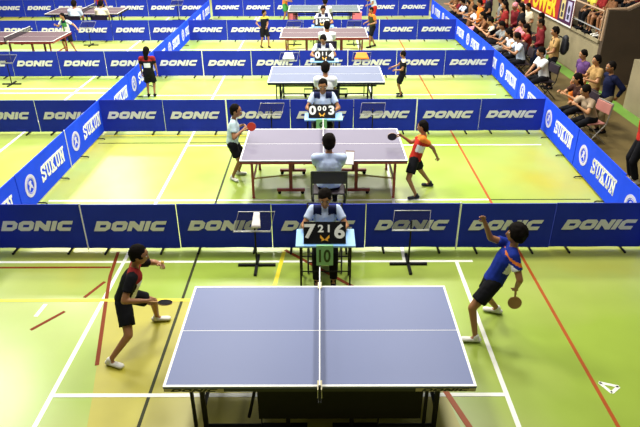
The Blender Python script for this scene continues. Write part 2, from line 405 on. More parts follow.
# ------------------------------------------------------------------ tables
def table(name_label, x, y0, top, frame, style, rz=0.0, apron=None, logo=False):
    t = empty('table_tennis_table', name_label, 'table', (x, y0 + .7625, 0), rz)
    L, W, Z = 1.37, .7625, .76
    for s_ in (-1, 1):
        m = MB(); m.box(min(s_ * .003, s_ * L), max(s_ * .003, s_ * L), -W, W, Z - .024, Z)
        m.build('table_top', top, t, bevel=.002)
    e = MB(); z0, z1 = Z, Z + .0012
    e.box(-L, L, -W, -W + .022, z0, z1).box(-L, L, W - .022, W, z0, z1).box(-L, -L + .022, -W + .022, W - .022, z0, z1).box(L - .022, L, -W + .022, W - .022, z0, z1).box(-L + .022, L - .022, -.003, .003, z0, z1)
    e.box(-L - .0012, L + .0012, -W - .0012, -W, Z - .006, z1)
    e.build('edge_lines', WHITE, t)
    a = MB(); a.box(-L + .005, L - .005, -W + .004, -W + .03, Z - .064, Z - .024).box(-L + .005, L - .005, W - .03, W - .004, Z - .075, Z - .024)
    a.box(-L + .005, -L + .03, -W + .03, W - .03, Z - .075, Z - .024).box(L - .03, L - .005, -W + .03, W - .03, Z - .075, Z - .024)
    ap = a.build('apron', apron or frame, t)
    if logo:
        for sx in (-1, 1):
            o = wide_logo(.42, .034, .003).build('apron_lettering', mat('apron_letter_black', (.006, .006, .006), .4), ap); o.location = (sx * 1.10, -W + .004, Z - .044)
            o = MB().box(sx * 1.10 - .26, sx * 1.10 + .26, -W + .001, -W + .004, Z - .062, Z - .026).build('apron_badge', mat('apron_badge_gold', (.55, .45, .26), .4), ap)
    # net
    n = MB(); n.box(-.0015, .0015, -W - .15, W + .15, Z + .004, Z + .147); n.build('net_mesh', NETM, t)
    n = MB(); n.box(-.005, .005, -W - .1525, W + .1525, Z + .140, Z + .1525); n.build('net_tape', WHITE, t)
    for s_ in (-1, 1):
        n = MB(); n.tube([(0, s_ * (W + .1525), Z - .02), (0, s_ * (W + .1525), Z + .155)], .011)
        n.box(-.014, .014, min(s_ * (W + .165), s_ * (W - .05)), max(s_ * (W + .165), s_ * (W - .05)), Z - .045, Z - .026)
        n.build('net_post', BLACK, t)
        c = MB(); c.box(-.021, .021, min(s_ * (W - .06), s_ * (W + .055)), max(s_ * (W - .06), s_ * (W + .055)), Z + .002, Z + .014)
        c.box(-.021, -.008, min(s_ * (W + .005), s_ * (W + .04)), max(s_ * (W + .005), s_ * (W + .04)), Z - .10, Z + .003).box(.008, .021, min(s_ * (W + .005), s_ * (W + .04)), max(s_ * (W + .005), s_ * (W + .04)), Z - .10, Z + .003)
        c.build('net_clamp', CREAM, t)
    for sx in (-1, 1):
        for sy in (-1, 1):
            l = MB()
            if style == 'red':
                X = sx * 1.19; Y = sy * .60
                l.box(X - .02, X + .02, Y - .02, Y + .02, 0.02, Z - .024).ell((X, Y, .018), .03, .03, .018, n=10, k=6)
                l.build('leg', frame, t)
                l = MB(); X = sx * .56; Y = sy * .42
                l.box(X - .028, X + .028, Y - .02, Y + .02, .09, Z - .024).box(X - .24, X + .24, Y - .025, Y + .025, .055, .10)
                lg = l.build('inner_leg', frame, t)
                for q in (-.2, .2): MB().tube([(X + q, Y - .02, .03), (X + q, Y + .02, .03)], .03, n=14).build('wheel', BLACK, lg)
            else:
                X = sx * 1.08; Y = sy * .58
                l.box(X - .02, X + .02, Y - .02, Y + .02, .02, Z - .024).box(X - .11, X - .085, Y - .02, Y + .02, .02, Z - .024)
                l.ell((X, Y, .018), .03, .03, .018, n=10, k=6)
                l.build('leg', frame, t)
                l = MB(); l.tube([(sx * 1.08, Y, .09), (sx * .55, Y, .09), (sx * .55, Y, .22), (sx * .2, Y, .22)], .02)
                l.box(sx * .30 - .02, sx * .30 + .02, Y - .02, Y + .02, .09, Z - .024).box(min(sx * .12, sx * .56), max(sx * .12, sx * .56), Y - .025, Y + .025, .06, .10)
                lg = l.build('inner_leg', frame, t)
                for q in (.16, .52): MB().tube([(sx * q, Y - .02, .035), (sx * q, Y + .02, .035)], .035, n=14).build('wheel', BLACK, lg)
        c = MB()
        for Y in (-.58, .58): c.box(min(sx * .1, sx * 1.19), max(sx * .1, sx * 1.19), Y - .015, Y + .015, Z - .15 if style != 'red' else Z - .12, Z - .12 if style != 'red' else Z - .09)
        xx = 1.19 if style == 'red' else 1.08
        c.box(sx * xx - .015, sx * xx + .015, -.58, .58, .30, .33).box(sx * .32 - .015, sx * .32 + .015, -.58, .58, Z - .15, Z - .12)
        c.build('underframe', frame, t)
        if style == 'red':
            c = MB(); c.tube([(sx * 1.19, -.58, .36), (sx * .56, -.42, .36)], .014); c.build('brace', mat('brace_brass', (.5, .36, .08), .4), t)
    if style == 'near':
        c = MB(); c.box(-.57, .94, -.62, -.59, .22, .70).box(-.57, .94, .50, .53, .30, .66).box(-.46, .46, -.59, .50, .30, .34).box(-.40, .40, -.5, -.46, .34, .58).box(-.40, .40, .46, .5, .34, .58).box(-.62, -.40, -.44, .44, .42, .47).box(.40, .62, -.44, .44, .42, .47)  # undercarriage, plus a wide black front panel standing in for under-table shade
        c.box(-.40, .40, -.46, .46, .5, .56)
        for sx in (-1, 1): c.tube([(sx * .42, -.5, .55), (sx * .60, -.5, .50), (sx * .68, -.5, .12)], .016).tube([(sx * .42, .5, .55), (sx * .60, .5, .50), (sx * .68, .5, .12)], .016)
        c.build('carriage_and_shade_panel', BLACK, t)
    return t
TB1 = mat('top_slate_blue', rgb(98, 110, 154), .45, var=.03, scale=1.2, spec=.4); TB2 = mat('top_grey_mauve', rgb(103, 98, 118), .5, spec=.25, var=.03, scale=1.2)
TB3 = mat('top_pale_blue', rgb(92, 100, 124), .55, spec=.25, var=.03); TB4 = mat('top_dusty_mauve', rgb(84, 66, 72), .55, spec=.25, var=.03); TB5 = mat('top_grey_green', rgb(78, 92, 98), .55, spec=.25, var=.03)
table('slate blue table tennis table with white lines, nearest to the viewer', .008, 3.885, TB1, BLACK, 'near', apron=mat('apron_dark', (.012, .012, .014), .4), logo=True)
table('grey mauve table tennis table with red brown legs, in the second middle court', .068, 8.96, TB2, REDM, 'red')
table('pale blue table tennis table with black folding legs, in the third middle court', .157, 13.66, TB3, BLACK, 'black')
table('dusty mauve table tennis table with red brown legs, in the fourth middle court', .138, 18.76, TB4, REDM, 'red')
table('grey green table tennis table, farthest of the middle courts', .16, 23.6, TB5, BLACK, 'black')
table('dusty mauve table with red brown legs, cut by the left frame edge', -9.42, 18.3, TB4, REDM, 'red')
table('grey table tennis table behind it, second in the left courts', -8.95, 23.2, TB4, BLACK, 'black')

# ------------------------------------------------------------------ furniture round the courts
UB = mat('umpire_table_blue', rgb(120, 170, 225), .4)
def umpire_table(label, x, y, wd=.75, dp=.44, z=.70):
    t = empty('umpire_table', label, 'table', (x, y, 0), 0, 'small umpire tables')
    MB().box(-wd / 2, wd / 2, -dp / 2, dp / 2, z - .025, z).build('table_top', UB, t, bevel=.004)
    for sx in (-1, 1):
        for sy in (-1, 1):
            X = sx * (wd / 2 - .06); Y = sy * (dp / 2 - .04)
            MB().box(X - .012, X + .012, Y - .012, Y + .012, 0, z - .025).build('leg', BLACK, t)
    c = MB()
    for sy in (-1, 1):
        Y = sy * (dp / 2 - .04); c.tube([(-wd / 2 + .06, Y, .30), (wd / 2 - .06, Y, .30)], .008)
    c.tube([(-wd / 2 + .06, -dp / 2 + .04, .15), (-wd / 2 + .06, dp / 2 - .04, .15)], .008).tube([(wd / 2 - .06, -dp / 2 + .04, .15), (wd / 2 - .06, dp / 2 - .04, .15)], .008)
    c.build('leg_frame', BLACK, t)
    return t
GOLD = mat('butterfly_orange', (.85, .42, .03), .5); DIG = mat('digit_white', (.85, .87, .84), .5)
def scoreboard(label, x, y, z, l, m_, r, tilt=.5):
    t = empty('scoreboard', label, 'scoreboard', (x, y, z + .007), 0, 'flip scoreboards')
    M = Matrix.Rotation(-tilt, 4, 'X')
    MB().box(-.265, .265, -.012, .012, .0, .27, mt=M).box(-.265, .265, -.01, .12, 0.0, .012).build('board', BLACKP, t, bevel=.004)
    def put(body, cx, cz, size, sx=1.15):
        me = text_mesh(body, size, .003, size * .035, sx); me.transform(M @ Matrix.Translation((cx, -.016, cz)))
        link('digit', me, DIG, t)
    put(l, -.185, .15, .235); put(r, .185, .15, .235)
    for i, ch in enumerate(m_): put(ch, -.05 + i * .10, .185, .125)
    b = MB()
    for s_ in (-1, 1): b.prism([(0, .045), (s_ * .055, .105), (s_ * .06, .07), (s_ * .035, .045), (s_ * .045, .025), (s_ * .01, .035)], -.018, -.012, mt=M)
    b.build('butterfly_emblem', GOLD, t)
    return t
def number_board(label, x, y, z, num, size=.25):
    t = empty('number_board', label, 'sign', (x, y, z), 0, 'table number boards')
    MB().box(-.105, .105, -.006, .006, -.285, 0).box(-.105, .105, .006, .03, -.006, 0).build('board', mat('board_mint', (.22, .52, .28), .5), t)
    me = text_mesh(num, size, .002, .006, .72); me.transform(Matrix.Translation((0, -.008, -.145)))
    link('digits', me, mat('number_dark_green', (.01, .05, .02), .5), t)
umpire_table('small light blue umpire table with black legs behind the nearest table', .08, 6.58)
scoreboard('black flip scoreboard showing 7 21 6 on the nearest umpire table', .07, 6.42, .70, '7', '21', '6')
number_board('mint green number board reading 10 on the nearest umpire table', .07, 6.345, .715, '10')
umpire_table('small light blue umpire table behind the grey mauve table', .08, 11.38)
scoreboard('black flip scoreboard showing 0 00 3 behind the grey mauve table', .05, 11.26, .70, '0', '00', '3')
number_board('pale green number board reading 9 behind the grey mauve table', .04, 11.145, .715, '9')
umpire_table('small light blue umpire table behind the pale blue table', .13, 16.1)
scoreboard('black flip scoreboard showing 0 11 4 behind the pale blue table', .13, 15.98, .70, '0', '11', '4')
umpire_table('small light blue umpire table behind the dusty mauve middle table', .1, 21.0)
scoreboard('black flip scoreboard behind the dusty mauve middle table', .08, 20.88, .70, '1', '20', '2')

def towel_stand(label, x, y, rz=0.0):
    t = empty('towel_stand', label, 'stand', (x, y, 0), rz, 'towel stands beside the umpires')
    M = Matrix.Translation((0, .0, .70)) @ Matrix.Rotation(.62, 4, 'X')
    p = [(-.27, -.15, 0), (.22, -.15, 0), (.27, .15, 0), (-.22, .15, 0)]
    tr = MB(); tr.tube([M @ Vector(q) for q in p], .007, closed=True)
    tr.tube([M @ Vector((-.27, -.15, .0)), M @ Vector((-.27, -.15, .03)), M @ Vector((.22, -.15, .03)), M @ Vector((.22, -.15, 0))], .006)
    tr = tr.build('tray_frame', GREYM, t)
    V = [M @ Vector((a, b, -.004)) for a, b, c in p] + [M @ Vector((a, b, .0)) for a, b, c in p]
    MB().add(V, [(3, 2, 1, 0), (4, 5, 6, 7), (0, 1, 5, 4), (1, 2, 6, 5), (2, 3, 7, 6), (3, 0, 4, 7)]).build('tray_netting', MESHN, t)
    MB().tube([(0, 0, .03), (0, 0, .70)], .013).build('pole', BLACK, t)
    MB().box(-.26, .26, -.02, .02, 0.0, .03).box(-.02, .02, -.26, .26, 0.0, .03).build('base', BLACK, t)
    return t
TS = [(-.87, 7.0, 'left', 'nearest umpire table'), (1.24, 7.02, 'right', 'nearest umpire table'), (-1.0, 11.85, 'left', 'umpire table of the second court'), (1.1, 11.85, 'right', 'umpire table of the second court'),
      (-.85, 16.45, 'left', 'umpire table of the third court'), (1.15, 16.45, 'right', 'umpire table of the third court'), (-.9, 21.3, 'left', 'umpire table of the fourth court'), (1.2, 21.3, 'right', 'umpire table of the fourth court')]
for x, y, sd, wh in TS: towel_stand('black towel stand with slanted net tray, %s of the %s' % (sd, wh), x, y)
towel_stand('black towel stand in the left court below the dusty mauve table', -8.55, 16.3)
towel_stand('black towel stand in the left court beside the fourth row', -8.05, 21.3)
towel_stand('black towel stand at the far left court by the top row', -6.0, 26.2)
# towels and the like lying on the trays
def towel(label, x, y, col, sx=.06):
    mb = MB(); random.seed(int(x * 100))
    M = Matrix.Translation((x, y, .715)) @ Matrix.Rotation(.62, 4, 'X')
    n = 7; V = []; F = []
    for lay, dz in ((0, .0), (1, .02)):
        for i in range(n):
            for j in range(n):
                u = -1 + 2 * i / (n - 1); v = -1 + 2 * j / (n - 1)
                V.append(M @ Vector((u * sx * (1.35 - .5 * (v + 1) / 2), v * .11, dz + (.012 * noise.noise(Vector((u * 2 + x, v * 2, lay))) + .012 if lay else 0))))
    for lay in (0, 1):
        for i in range(n - 1):
            for j in range(n - 1): a = lay * n * n + i * n + j; F.append((a, a + 1, a + n + 1, a + n))
    for i in range(n - 1):
        for a, b in (((i * n), (i + 1) * n), (i * n + n - 1, (i + 1) * n + n - 1), (i, i + 1), ((n - 1) * n + i, (n - 1) * n + i + 1)):
            F.append((a, b, b + n * n, a + n * n))
    mb.add(V, F)
    tag(mb.build('towel', cloth('towel_' + label.split()[0], col), smooth=True), label, 'towel')
towel('white folded towel on the nearest left towel stand', -.84, 7.0, (.85, .8, .82), .045)
towel('pale towel on the left towel stand of the third court', -.85, 16.45, (.8, .8, .85), .12)
towel('orange towel on the right towel stand of the third court', 1.15, 16.45, (.8, .22, .04), .15)

FOLD = mat('chair_dark_vinyl', (.025, .015, .022), .5); CHR = mat('chair_black_frame', (.01, .01, .012), .35)
def chair(label, x, y, rz, seatm=None, framem=None, group=None):
    t = empty('folding_chair', label, 'chair', (x, y, 0), rz, group)   # faces +y
    seatm = seatm or FOLD; framem = framem or CHR
    MB().box(-.21, .21, -.19, .20, .435, .465).build('seat', seatm, t, bevel=.01)
    M = Matrix.Translation((0, -.21, .66)) @ Matrix.Rotation(.12, 4, 'X')
    MB().box(-.235, .235, -.013, .013, -.02, .19, mt=M).build('backrest', seatm, t, bevel=.01)
    for sx in (-1, 1):
        MB().tube([(sx * .235, -.255, .86), (sx * .235, -.19, .45), (sx * .225, .20, .012)], .012).build('leg', framem, t)
        MB().tube([(sx * .215, .16, .44), (sx * .215, -.26, .012)], .012).build('leg', framem, t)
    MB().tube([(-.235, -.255, .86), (.235, -.255, .86)], .012).build('crossbar', framem, t)
    MB().tube([(-.215, .11, .14), (.215, .11, .14)], .01).build('crossbar', framem, t); MB().tube([(-.215, -.19, .10), (.215, -.19, .10)], .01).build('crossbar', framem, t)
    return t

# ------------------------------------------------------------------ people
TMP = bpy.data.scenes.new('scratch'); SCR = {}
def remeshed(mb, vox, smooth=3, wob=0.0, seed=0, extra=None, matfn=None):
    me = mb.mesh('tmp')
    if 'o' not in SCR:
        o = bpy.data.objects.new('tmp', me); TMP.collection.objects.link(o); SCR['o'] = o
        r = o.modifiers.new('r', 'REMESH'); r.mode = 'VOXEL'; s_ = o.modifiers.new('s', 'SMOOTH'); s_.factor = .5
    o = SCR['o']; o.data = me; o.modifiers['r'].voxel_size = vox; o.modifiers['s'].iterations = smooth
    vl = TMP.view_layers[0]; vl.update(); SCR.setdefault('m', []).append(me)
    out = bpy.data.meshes.new_from_object(o.evaluated_get(vl.depsgraph))
    out.materials.clear()
    if wob:
        for v in out.vertices:
            n = noise.noise(v.co * 9 + Vector((seed, 0, 0))) + .5 * noise.noise(v.co * 24 + Vector((0, seed, 0)))
            v.co += v.normal * n * wob
    if extra and extra.V:
        bm = bmesh.new(); bm.from_mesh(out); em = extra.mesh('e'); bm.from_mesh(em); bm.to_mesh(out); bm.free(); SCR['m'].append(em)
    out.polygons.foreach_set('use_smooth', [True] * len(out.polygons))
    if matfn:
        for p in out.polygons: p.material_index = matfn(p.center)
    else: out.polygons.foreach_set('material_index', [0] * len(out.polygons))
    return out
def ik(a, b, l1, l2, pole):
    a = Vector(a); b = Vector(b); d = b - a; D = d.length
    D2 = min(D, (l1 + l2) * .995)
    if D > D2: b = a + d * (D2 / D)
    dn = (b - a).normalized(); c = (l1 * l1 - l2 * l2 + D2 * D2) / (2 * D2); h = math.sqrt(max(0, l1 * l1 - c * c))
    p = Vector(pole); p = p - dn * p.dot(dn)
    if p.length < 1e-4: p = dn.orthogonal()
    p.normalize()
    return a + dn * c + p * h, b

def person(label, loc, rz=0.0, H=1.6, pelvis=(0, 0, .85), spine=(0, 0, 1), f=(0, 1, 0), look=None, hands=None, feet=None, fdir=None, elbow=None, knee=None,
           shirt=None, shirt_fn=None, sleeve='short', pants=None, legs='long', shoes=None, skin=None, vox=.014, hair='short', group=None, body_w=1.0, face=True,
           bib=None, palm=None, collar=None, hair_mat=None, head=1.07):
    root = empty('person', label, 'person', loc, rz, group)
    f = Vector(f).normalized(); sp = Vector(spine).normalized(); side = f.cross(Vector((0, 0, 1))); side = (side - sp * side.dot(sp)).normalized()
    fw = sp.cross(side) * -1 if (sp.cross(side)).dot(f) < 0 else sp.cross(side)
    P = Vector(pelvis); bw = body_w; skin = skin or SKIN
    look = Vector(look).normalized() if look else (f + Vector((0, 0, -.1))).normalized()
    chest = P + sp * .19 * H + fw * .005 * H; neck = P + sp * .30 * H; 
    up = (sp + Vector((0, 0, 1.2))).normalized()
    hz = (up - look * up.dot(look)).normalized()
    K = H * head; hc = neck + up * (.052 * H) + hz * .052 * K + look * .020 * H
    hs = look.cross(hz).normalized()
    sh = {s: neck - sp * .028 * H + side * s * .108 * H * bw for s in (-1, 1)}
    hp = {s: P - sp * .01 * H + side * s * .052 * H for s in (-1, 1)}
    hands = hands or {s: tuple(P + side * s * .17 * H + Vector((0, 0, -.05 * H)) + f * .06 * H) for s in (-1, 1)}
    feet = feet or {s: tuple(Vector((P.x, P.y, 0)) + side * s * .06 * H) for s in (-1, 1)}
    fdir = fdir or {s: f for s in (-1, 1)}
    el, wr, kn, an = {}, {}, {}, {}
    for s in (-1, 1):
        po = Vector(elbow[s]) if elbow else (-f * .6 + side * s * .5 + Vector((0, 0, -.6)))
        el[s], wr[s] = ik(sh[s], hands[s], .172 * H, .155 * H, po)
        A = Vector(feet[s]) + Vector((0, 0, .05 * H))
        pk = Vector(knee[s]) if knee else (f + Vector((0, 0, .15)) + side * s * .12)
        kn[s], an[s] = ik(hp[s], A, .245 * H, .235 * H, pk)
    b = MB()
    # head
    ax = (hs, look, hz)
    b.ell(hc + hz * .008 * K, .047 * K, .058 * K, .060 * K, ax)
    b.ell(hc - hz * .026 * K + look * .012 * K, .036 * K, .040 * K, .040 * K, ax)
    b.cap(hc + look * .056 * K + hz * .004 * K, hc + look * .064 * K - hz * .012 * K, .006 * K, .0095 * K, hs, n=8)
    for s in (-1, 1): b.ell(hc + hs * s * .047 * K - look * .004 * K, .007 * K, .011 * K, .017 * K, ax, n=8, k=6)
    b.cap(neck - sp * .03 * H, hc - hz * .03 * K - look * .01 * K, .030 * H, .030 * H, side)
    # trunk
    b.cap(P, P + sp * .08 * H, (.088 * H * bw, .066 * H * bw), (.078 * H * bw, .060 * H * bw), side)
    b.cap(P + sp * .08 * H, chest, (.078 * H * bw, .060 * H * bw), (.096 * H * bw, .068 * H * bw), side)
    b.cap(chest, neck - sp * .035 * H, (.096 * H * bw, .066 * H * bw), (.07 * H * bw, .042 * H), side)
    b.cap(sh[-1], sh[1], .034 * H, .034 * H, sp)
    ex = MB()
    for s in (-1, 1):
        b.cap(sh[s], el[s], .031 * H, .025 * H, side); b.cap(el[s], wr[s], .0245 * H, .0165 * H, side)
        b.cap(hp[s], kn[s], .052 * H, .034 * H, side); b.cap(kn[s], an[s], .033 * H, .020 * H, side)
        fd = Vector(fdir[s]).normalized(); ft = Vector(feet[s])
        b.cap(an[s] - Vector((0, 0, .018 * H)) - fd * .012 * H, ft + fd * .08 * H + Vector((0, 0, .018 * H)), (.020 * H, .020 * H), (.024 * H, .012 * H), fd.cross(Vector((0, 0, 1))), n=10)
        # hand
        d = (wr[s] - el[s]).normalized(); pn = Vector(palm[s]) if palm else Vector((0, 0, -1)) * .6 + side * (-s)
        pn = pn - d * pn.dot(d)
        if pn.length < .05: pn = d.orthogonal()
        pn.normalize(); q = d.cross(pn)
        b.cap(wr[s], wr[s] + d * .042 * H, (.016 * H, .011 * H), (.022 * H, .0095 * H), q, n=10)
        kb = wr[s] + d * .048 * H
        for i, ln in enumerate((.85, 1.0, .93, .72)):
            o_ = q * (-.0165 + .011 * i) * H
            a0 = kb + o_ - d * .012 * H; a1 = a0 + d * .030 * H * ln + pn * .006 * H; a2 = a1 + (d * .55 + pn * .8).normalized() * .024 * H * ln
            ex.tube([a0, a1, a2, a2 + (pn * .9 + d * .1).normalized() * .008 * H], [.0052 * H, .005 * H, .0044 * H, .003 * H], n=6)
        tq = q * (-1 if True else 1)
        a0 = wr[s] + d * .012 * H + tq * .012 * H; a1 = a0 + (tq * .8 + d * .7 + pn * .3).normalized() * .024 * H; a2 = a1 + (d + pn * .5).normalized() * .020 * H
        ex.tube([a0, a1, a2], [.0075 * H, .006 * H, .004 * H], n=6)
    link('body', remeshed(b, vox, 3, extra=ex), skin, root)
    if face:
        for s in (-1, 1):
            e = MB(); c = hc + look * .0505 * K + hs * s * .019 * K + hz * .010 * K
            e.ell(c, .0085 * K, .005 * K, .0055 * K, ax, n=10, k=6)
            e.ell(c + look * .0032 * K, .0042 * K, .003 * K, .0046 * K, ax, n=8, k=6, m=1)
            e.build('eye', [EYEW, EYEB], root, smooth=True)
            MB().cap(c + hz * .012 * K - hs * .009 * K + look * .001 * K, c + hz * .012 * K + hs * .009 * K + look * .001 * K, .0022 * K, .0022 * K, look, n=6).build('eyebrow', hair_mat or HAIR, root)
        m = MB(); c = hc + look * .0515 * K - hz * .030 * K; m.ell(c, .014 * K, .004 * K, .004 * K, ax, n=10, k=6); m.build('mouth', LIP, root, smooth=True)
    # hair
    h = MB()
    h.ell(hc + hz * .019 * K - look * .010 * K, .053 * K, .060 * K, .060 * K, ax)
    if hair == 'long':
        h.ell(hc - hz * .01 * K - look * .028 * K, .054 * K, .042 * K, .070 * K, ax); h.cap(hc - look * .04 * K, neck - fw * .05 * K - sp * .03 * K, (.045 * K, .025 * K), (.04 * K, .015 * K), side)
    elif hair == 'bushy':
        h.ell(hc + hz * .022 * K - look * .014 * K, .072 * K, .076 * K, .070 * K, ax); h.ell(hc - hz * .012 * K - look * .036 * K, .058 * K, .038 * K, .055 * K, ax)
    elif hair == 'veil':
        h.ell(hc - hz * .005 * K - look * .012 * K, .060 * K, .058 * K, .075 * K, ax); h.cap(hc - hz * .04 * K, chest + sp * .05 * K, (.05 * K, .045 * K), (.10 * K, .07 * K), side)
    else: h.ell(hc - hz * .006 * K - look * .030 * K, .049 * K, .034 * K, .050 * K, ax)
    hm = hair_mat or HAIR
    link('veil' if hair == 'veil' else 'hair', remeshed(h, min(vox, .02), 2, wob=.010 if hair != 'bushy' else .022, seed=len(label)), hm, root)
    # shirt
    g = .010 + .004 * (H > 1.3)
    c = MB(); HB = H * bw
    c.cap(P - sp * .015 * H, P + sp * .08 * H, (.093 * HB + g, .070 * HB + g), (.082 * HB + g, .064 * HB + g), side, e0=False)
    c.cap(P + sp * .08 * H, chest, (.082 * HB + g, .064 * HB + g), (.097 * HB + g, .068 * HB + g), side)
    c.cap(chest, neck - sp * .038 * H, (.097 * HB + g, .068 * HB + g), (.074 * HB, .044 * H), side)
    c.cap(sh[-1], sh[1], .036 * H + g * .7, .036 * H + g * .7, sp)
    for s in (-1, 1):
        if sleeve == 'none': continue
        k = .62 if sleeve == 'short' else 1.0
        e1 = sh[s].lerp(el[s], k)
        c.cap(sh[s], e1, .034 * H + g * .8, .032 * H + g * .9, side, e1=(sleeve == 'long'))
        if sleeve == 'long': c.cap(el[s], el[s].lerp(wr[s], .93), .029 * H + g * .6, .020 * H + g * .6, side, e1=False)
    fn = None; mats = [shirt or cloth('white', (.8, .8, .8))]
    if shirt_fn:
        mats += shirt_fn[0]; ff = shirt_fn[1]
        def fn(p, ff=ff):
            v = p - P
            return ff(v.dot(side) / H, v.dot(fw) / H, v.dot(sp) / H)
    link('shirt', remeshed(c, vox, 2, wob=.005, seed=len(label) * 3.1, matfn=fn), mats, root)
    # trousers or shorts
    c = MB(); g2 = .012 if legs == 'shorts' else .008
    c.cap(P - sp * .02 * H, P + sp * .045 * H, (.090 * HB + g2 * .7, .068 * HB + g2 * .7), (.084 * HB + g2 * .5, .064 * HB + g2 * .5), side)
    for s in (-1, 1):
        if legs == 'shorts':
            e1 = hp[s].lerp(kn[s], .72 if H > 1.33 else .9); c.cap(hp[s], e1, .054 * H + g2, .050 * H + g2 * 1.3, side, e1=False)
        elif legs == 'skirt':
            c.cap(hp[s], kn[s], .056 * H + g2, .05 * H + g2 * 2, side); c.cap(kn[s], kn[s].lerp(an[s], .5), .05 * H + g2 * 2, .055 * H + g2 * 2, side, e1=False)
        else:
            c.cap(hp[s], kn[s], .054 * H + g2, .040 * H + g2, side); c.cap(kn[s], kn[s].lerp(an[s], .92), .039 * H + g2, .031 * H + g2, side, e1=False)
    link({'shorts': 'shorts', 'skirt': 'skirt'}.get(legs, 'trousers'), remeshed(c, vox, 2, wob=.005, seed=len(label) * 1.7), pants or cloth('black', (.012, .012, .015)), root)
    # shoes
    if shoes is not False:
        for s in (-1, 1):
            fd = Vector(fdir[s]).normalized(); ft = Vector(feet[s]); sd = fd.cross(Vector((0, 0, 1))).normalized(); c = MB(); zz = Vector((0, 0, 1))
            c.cap(ft - fd * .028 * H + zz * .024 * H, ft + fd * .09 * H + zz * .020 * H, (.024 * H, .021 * H), (.028 * H, .0165 * H), sd, n=12)
            c.cap(an[s] - zz * .02 * H - fd * .006 * H, an[s] + zz * .002 * H - fd * .006 * H, .026 * H, .025 * H, sd)
            me = remeshed(c, max(.008, vox * .7), 1)
            for v in me.vertices: v.co.z = max(v.co.z, ft.z + .002)
            link('shoe', me, shoes or cloth('black_shoe', (.01, .01, .01)), root)
    return root, dict(sh=sh, el=el, wr=wr, hc=hc, P=P)

def bat(label, hand, d, n, col, group=None):
    """handle from the hand along d, blade normal n"""
    d = Vector(d).normalized(); n = Vector(n); n = (n - d * n.dot(d)).normalized(); q = d.cross(n)
    t = empty('table_tennis_bat', label, 'bat', hand, 0, group)
    MB().cap(d * -.03, d * .065, (.013, .010), (.012, .010), q, n=10).build('handle', mat('bat_wood', (.45, .25, .09), .5), t, smooth=True)
    M = Matrix((( q.x, n.x, d.x, 0), (q.y, n.y, d.y, 0), (q.z, n.z, d.z, 0), (0, 0, 0, 1)))
    pts = [(.076 * math.sin(2 * math.pi * k / 24), .14 + .080 * math.cos(2 * math.pi * k / 24)) for k in range(24)]
    MB().prism(pts, -.003, .003, mt=M).build('blade', MATS['bat_wood'], t)
    for s_ in (-1, 1):
        a, b = (.003, .006) if s_ > 0 else (-.006, -.003)
        MB().prism([(x * .97, .14 + (z - .14) * .97) for x, z in pts], a, b, mt=M).build('rubber', col if s_ > 0 else mat('rubber_black', (.012, .01, .01), .5), t)

exec_people = True
C_BLACK = cloth('black', (.010, .010, .013)); C_NAVY = cloth('navy', (.008, .011, .04)); C_WSHOE = cloth('white_shoe', (.75, .74, .68)); C_LB = cloth('light_blue', (.50, .60, .82)); C_WHITE = cloth('white', (.80, .82, .84))
C_RED = cloth('red', (.50, .03, .02)); C_ORANGE = cloth('orange', (.75, .20, .03)); C_MAROON = cloth('maroon', (.16, .015, .02)); C_ROYAL = cloth('royal', (.012, .03, .26)); C_TAN = cloth('tan', (.42, .26, .10))
C_YEL = cloth('yellow', (.70, .60, .08)); C_GRN = cloth('leaf_green', (.05, .25, .06)); C_GREY = cloth('grey', (.22, .23, .23)); C_BROWN = cloth('brown', (.20, .09, .04)); C_PURP = cloth('purple', (.12, .055, .18)); C_PINK = cloth('pink', (.70, .25, .30))
C_CREAM = cloth('cream', (.75, .68, .50)); C_WBLUE = cloth('white_blue', (.62, .72, .90)); C_DARKR = cloth('dark_red', (.25, .02, .02))

# near left player, boy in black leaning in with bent knees (faces +x)
r, j = person('boy in black, red and white shirt lunging at the left end of the nearest table', (-2.06, 5.42, 0), H=1.45, pelvis=(-.10, 0, .60), spine=(.42, .02, 1), f=(1, .12, 0), look=(1, .15, -.25),
    hands={-1: (.30, .16, .94), 1: (.22, -.25, .74)}, feet={-1: (.10, .36, 0), 1: (-.22, -.42, 0)}, fdir={-1: (1, .1, 0), 1: (1, -.35, 0)}, elbow={-1: (0, .7, -.4), 1: (-.8, -.5, -.4)}, knee={-1: (1, .1, .3), 1: (1, -.2, .1)},
    shirt=C_BLACK, shirt_fn=([C_DARKR, C_WHITE], lambda x, y, z: 1 if (y > .01 and z > .21 and abs(x) < .09) or z > .265 and abs(x) < .08 else (2 if y > .03 and -.03 < x < .075 and z > .05 else 0)),
    legs='shorts', pants=C_BLACK, shoes=C_WSHOE, vox=.012, head=1.12)
bat('black rubber bat held by the near left boy in black', tuple(Vector((-2.06, 5.42, 0)) + j['wr'][1] + Vector((.06, 0, -.01))), (1, -.05, -.05), (0, .25, 1), MATS['cloth_black'])
tag(MB().ell(Vector((-2.06, 5.42, 0)) + j['wr'][-1] + (j['wr'][-1] - j['el'][-1]).normalized() * .085 + Vector((0, 0, .03)), .02, .02, .02, n=16, k=10).build('table_tennis_ball', mat('ball_orange', (.85, .55, .12), .4), smooth=True), 'small pale orange ball in the raised hand of the near left boy', 'ball')
